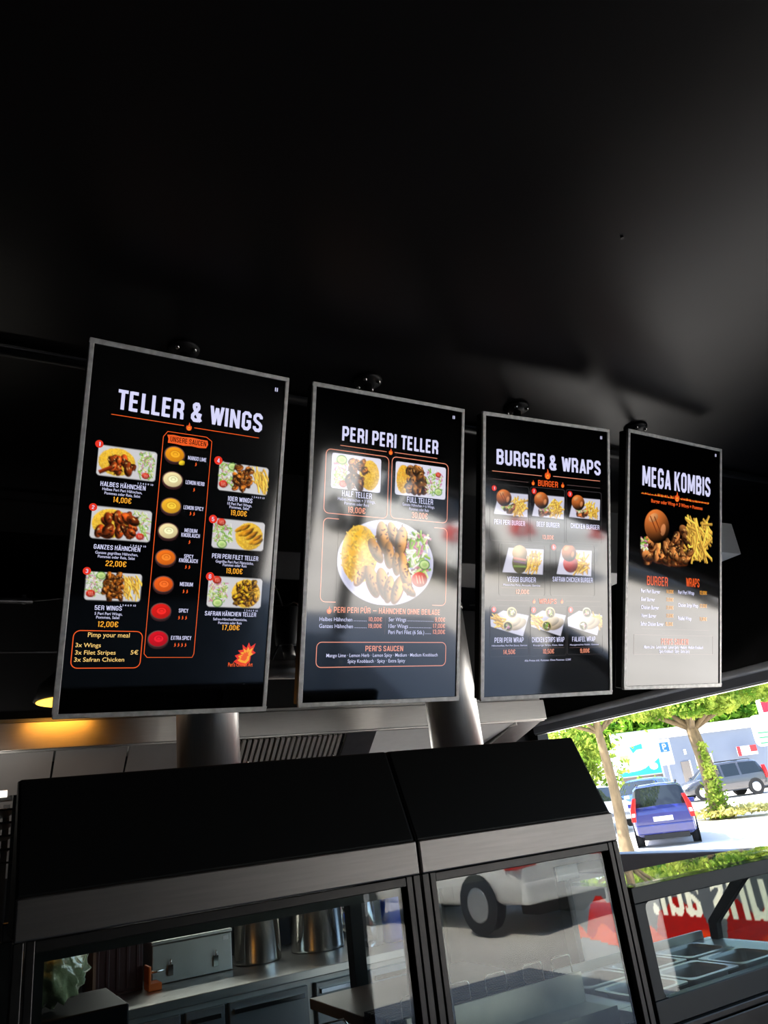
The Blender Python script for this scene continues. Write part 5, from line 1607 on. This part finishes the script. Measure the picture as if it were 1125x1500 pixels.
    bm = bmesh.new(); add_box(bm, .5 * L - .1, .5 * L + .0, -hw * .5, hw * .5, .26 * H, .36 * H); obj('grille', bm, M_BLACK, r, bevel=.02)
    for s in (1, -1):
        bm = bmesh.new(); add_box(bm, .22 * L, .22 * L + .09, s * hw * .98, s * (hw + .16), .60 * H, .68 * H) if s > 0 else add_box(bm, .22 * L, .22 * L + .09, -(hw + .16), -hw * .98, .60 * H, .68 * H)
        obj('wing_mirror', bm, paint, r, bevel=.02)
    if style != 'hatch':
        for s in (1, -1):
            bm = bmesh.new(); add_path(bm, [(-.36 * L, s * hw * .66, H * 1.0), (-.34 * L, s * hw * .66, H * 1.025), (.06 * L, s * hw * .66, H * 1.025), (.08 * L, s * hw * .66, H * .995)], .018, 6); obj('roof_rail', bm, M_BLACK, r)
    return r
def paint(name, c, r=.25): return mat(name, c, r, spec=.6, noise=.04, nscale=2, coat=.8)
car('blue_car', 'blue compact car seen from behind on the sunlit road', 'car', 18.75, 17.2, (math.sin(math.radians(48)), math.cos(math.radians(48))), 4.1, 1.69, 1.60, paint('blue_paint', (22, 30, 104)), 'mpv')
car('grey_people_carrier', 'dark grey people carrier parked behind the leaning tree', 'car', 34.9, 27.8, (-.894, .416), 4.5, 1.83, 1.68, paint('grey_paint', (46, 48, 56)), 'mpv', group='cars parked along the grey building')
car('blue_hatchback', 'bright blue car facing us behind the blue compact', 'car', 25.7, 24.3, (-.93, -.36), 4.3, 1.8, 1.45, paint('bright_blue_paint', (20, 60, 160)), 'hatch', group='cars parked along the grey building')
car('black_car', 'black car nose at the picture edge beyond the people carrier', 'car', 40.2, 26.6, (-.85, .52), 4.5, 1.8, 1.5, paint('black_paint', (20, 22, 28)), 'hatch', group='cars parked along the grey building')
car('silver_car', 'silver car half hidden by the slender trunk', 'car', 20.9, 22.4, (-.35, -.9), 4.3, 1.75, 1.45, paint('silver_paint', (176, 182, 192)), 'hatch')
car('white_suv', 'white off-road car parked outside the entrance, mirrored in the glass', 'car', 7.37, -8.34, (-.1, -.995), 4.7, 1.9, 1.65, paint('white_paint', (232, 232, 228)), 'suv', z=-.02)
car('dark_estate_car', 'black car beyond the white one, mirrored in the MEGA KOMBIS screen', 'car', 12.6, -6.2, (-.6, -.8), 4.6, 1.85, 1.55, paint('gloss_black_paint', (16, 17, 20)), 'suv', z=-.02)

# ------------------------------------------------------------------ buildings, signs, posts
AZ = math.atan2(AX.y, AX.x) - PI / 2          # building front looks back at the shop
def local(root_loc, bm): return bm
gbd = empty('grey_building', 'long flat grey building with white roof edge across the car park', 'building', (42.6, 31.6, .55), AZ)
bm = bmesh.new(); add_box(bm, -6.3, 14, 0, 8, -.4, 3.55); obj('wall', bm, mat('grey_render', (112, 120, 134), .8, noise=.05, nscale=.7), gbd)
bm = bmesh.new(); add_box(bm, -5.4, 14, -.12, 8, 3.55, 4.12); obj('roof_edge', bm, mat('white_fascia', (236, 234, 228), .7, noise=.03), gbd)
bm = bmesh.new(); add_box(bm, -3.0, -1.95, -.06, .05, 1.15, 2.35); wn_ = obj('window', bm, M_WHITE, gbd)
bm = bmesh.new()
for k in range(9): add_box(bm, -2.95 + k * .12, -2.93 + k * .12, -.10, -.07, 1.15, 2.35)
add_box(bm, -3.0, -1.95, -.10, -.07, 2.1, 2.14); obj('window_bars', bm, M_STEELD, wn_)
bm = bmesh.new(); add_box(bm, -3.95, -3.45, -.05, .05, -.3, 2.05); dd = obj('door', bm, mat('taupe_door', (120, 112, 104), .6, noise=.1), gbd)
bm = bmesh.new(); add_box(bm, -3.43, -3.36, -.07, .05, -.3, 2.1); obj('door_frame', bm, M_WHITE, dd)
for xx in (-3.6, -2.6):
    bm = bmesh.new(); add_box(bm, xx, xx + .12, -.12, 0, 2.45, 2.75); obj('wall_lamp', bm, M_WHITE, gbd)
rs = empty('red_wall_sign', 'small red and white sign on the grey building', 'sign', (42.3, 31.1, 2.78), AZ)
bm = bmesh.new(); add_box(bm, -.6, .6, -.03, .0, -.27, .27); obj('board', bm, M_WHITE, rs)
bm = bmesh.new(); add_box(bm, -.6, -.38, -.034, -.03, -.27, .27); add_box(bm, .2, .6, -.034, -.03, -.1, .27); obj('red_field', bm, mat('sign_red', (214, 40, 44), .5, noise=.04), rs)
bbd = empty('billboard', 'white and blue advertising billboard beside the grey building', 'billboard', (34.56, 32.6, 2.1), AZ)
bm = bmesh.new(); add_box(bm, -1.22, 1.22, -.05, .05, 0, 2.32); obj('board', bm, mat('poster_white', (238, 240, 242), .5, noise=.02), bbd)
bm = bmesh.new()
for q in ((-1.3, -1.22, -1.8, 2.4), (1.22, 1.3, -1.8, 2.4)): add_box(bm, q[0], q[1], -.06, .06, q[2], q[3])
add_box(bm, -1.22, 1.22, -.06, .06, 2.32, 2.4); add_box(bm, -1.22, 1.22, -.055, .055, -.06, 0)
obj('frame', bm, mat('billboard_frame', (150, 156, 162), .5, noise=.06), bbd)
bm = bmesh.new()
wave = [(-1.2, 0), (1.2, 0), (1.2, .82), (.9, .62), (.6, .5), (.3, .34), (0, .26), (-.4, .22), (-.8, .24), (-1.2, .3)]
bm.faces.new([bm.verts.new((a, -.052, b)) for a, b in wave])
bm.faces.new([bm.verts.new((a, -.052, b)) for a, b in ((-.35, 1.55), (.4, 1.7), (.4, 1.4), (.05, 1.38), (-.2, 1.2))])
obj('blue_field', bm, mat('poster_blue', (34, 150, 206), .5, noise=.05), bbd)
bm = bmesh.new()
for cx_, cz_, r_ in ((.15, .62, .36), (.8, .4, .24)): bm.faces.new([bm.verts.new((cx_ + r_ * math.cos(t), -.054, cz_ + r_ * .8 * math.sin(t))) for t in [2 * PI * k / 20 for k in range(20)]])
obj('pale_shapes', bm, mat('poster_cream', (246, 240, 236), .5, noise=.03), bbd)
bm = bmesh.new(); add_box(bm, -1.0, -.5, -.054, -.05, .75, 1.15); obj('picture_panel', bm, mat('poster_olive', (196, 186, 120), .5, noise=.2), bbd)
bm = bmesh.new(); add_box(bm, -1.26, 1.26, .1, .6, -1.9, 0); obj('plinth_wall', bm, mat('brown_plinth', (104, 96, 92), .7, noise=.1), bbd)
pk = empty('parking_sign', 'blue and white parking sign on a pole behind the blue car', 'sign', (22.35, 19.72, gz(22.3, 19.7)), AZ)
ZS = 2.0
bm = bmesh.new(); add_prism(bm, rrect(-.235, ZS, .235, ZS + .88, .03), 'y', -.012, .012); obj('plate', bm, M_WHITE, pk)
bm = bmesh.new(); add_prism(bm, rrect(-.165, ZS + .44, .165, ZS + .77, .02), 'y', -.015, -.012); obj('blue_field', bm, mat('sign_blue', (20, 92, 190), .5, noise=.04), pk)
bm = bmesh.new(); add_text(bm, 'P', 0, 0, .13, .19, 'b'); bm.transform(Matrix(((1, 0, 0, 0), (0, 0, -1, -.018), (0, 1, 0, ZS + .53), (0, 0, 0, 1))))
add_prism(bm, [(-.05, ZS + .475), (.06, ZS + .475), (.06, ZS + .50), (-.05, ZS + .50)], 'y', -.018, -.016); obj('letter', bm, M_WHITE, pk)
bm = bmesh.new(); add_box(bm, -.14, .12, -.014, -.012, ZS + .36, ZS + .375); add_box(bm, -.14, .05, -.014, -.012, ZS + .33, ZS + .342); obj('small_print', bm, mat('print_grey', (150, 150, 156), .6, noise=.05), pk)
bm = bmesh.new(); add_tube(bm, (0, .03, 0), (0, .03, ZS + .7), .03, n=12); obj('pole', bm, mat('galvanised_pole', (176, 178, 180), .5, metal=.4, noise=.08), pk)
lpz = empty('lamp_post', 'grey street lamp post rising above the grey building', 'lamp post', (36.9, 25.3, gz(36.9, 25.3)))
bm = bmesh.new(); add_tube(bm, (0, 0, 0), (0, 0, 6.2), .11, .08, n=14); obj('pole', bm, MATS['galvanised_pole'], lpz)
bm = bmesh.new(); add_path(bm, [(0, 0, 6.15), (-.1, .05, 6.4), (-.4, .2, 6.5)], .06, 8); obj('arm', bm, MATS['galvanised_pole'], lpz)
ss = empty('shop_sign', 'white rounded sign with green lines on a pole', 'sign', (30.75, 21.2, gz(30.75, 21.2)), AZ)
bm = bmesh.new(); add_prism(bm, rrect(-.75, 2.25, 1.2, 3.55, .25), 'y', -.06, .06); obj('board', bm, mat('sign_cream', (244, 242, 232), .5, noise=.03), ss)
bm = bmesh.new()
for zz in (2.36, 2.58, 2.78): add_box(bm, -.6, 1.1, -.066, -.06, zz, zz + .05)
obj('green_lines', bm, mat('sign_green', (24, 150, 90), .5, noise=.05), ss)
bm = bmesh.new(); add_tube(bm, (.3, .0, 0), (.3, .0, 2.25), .06, n=12); obj('pole', bm, MATS['galvanised_pole'], ss)
rs2 = empty('red_flag_sign', 'red and white board above the green lined sign', 'sign', (31.2, 21.6, gz(31.2, 21.6)), AZ)
bm = bmesh.new(); add_box(bm, -.18, .9, -.05, .05, 3.15 + .45, 4.2); obj('board', bm, M_WHITE, rs2)
bm = bmesh.new(); add_box(bm, -.02, .9, -.056, -.05, 3.64, 4.15); obj('red_field', bm, mat('sign_crimson', (186, 16, 50), .5, noise=.05), rs2)
bm = bmesh.new(); add_tube(bm, (.55, .09, 0), (.55, .09, 4.1), .05, n=12); obj('pole', bm, MATS['galvanised_pole'], rs2)
ph_ = empty('pale_house', 'pale blue-grey house front beyond the hood end', 'house', (41.7, 48.3, .6), AZ)
bm = bmesh.new(); add_box(bm, -6.5, .8, 0, 6, 0, 6.6); obj('wall', bm, mat('pale_blue_render', (176, 186, 204), .8, noise=.04, nscale=.6), ph_)
bm = bmesh.new(); add_box(bm, -6.7, 1.0, -.2, 6.2, 6.6, 6.9); obj('roof', bm, mat('slate_roof', (110, 104, 104), .8, noise=.1), ph_)
bm = bmesh.new(); add_box(bm, -1.6, -.6, -.04, .05, 4.2, 5.6); obj('window', bm, M_WHITE, ph_)
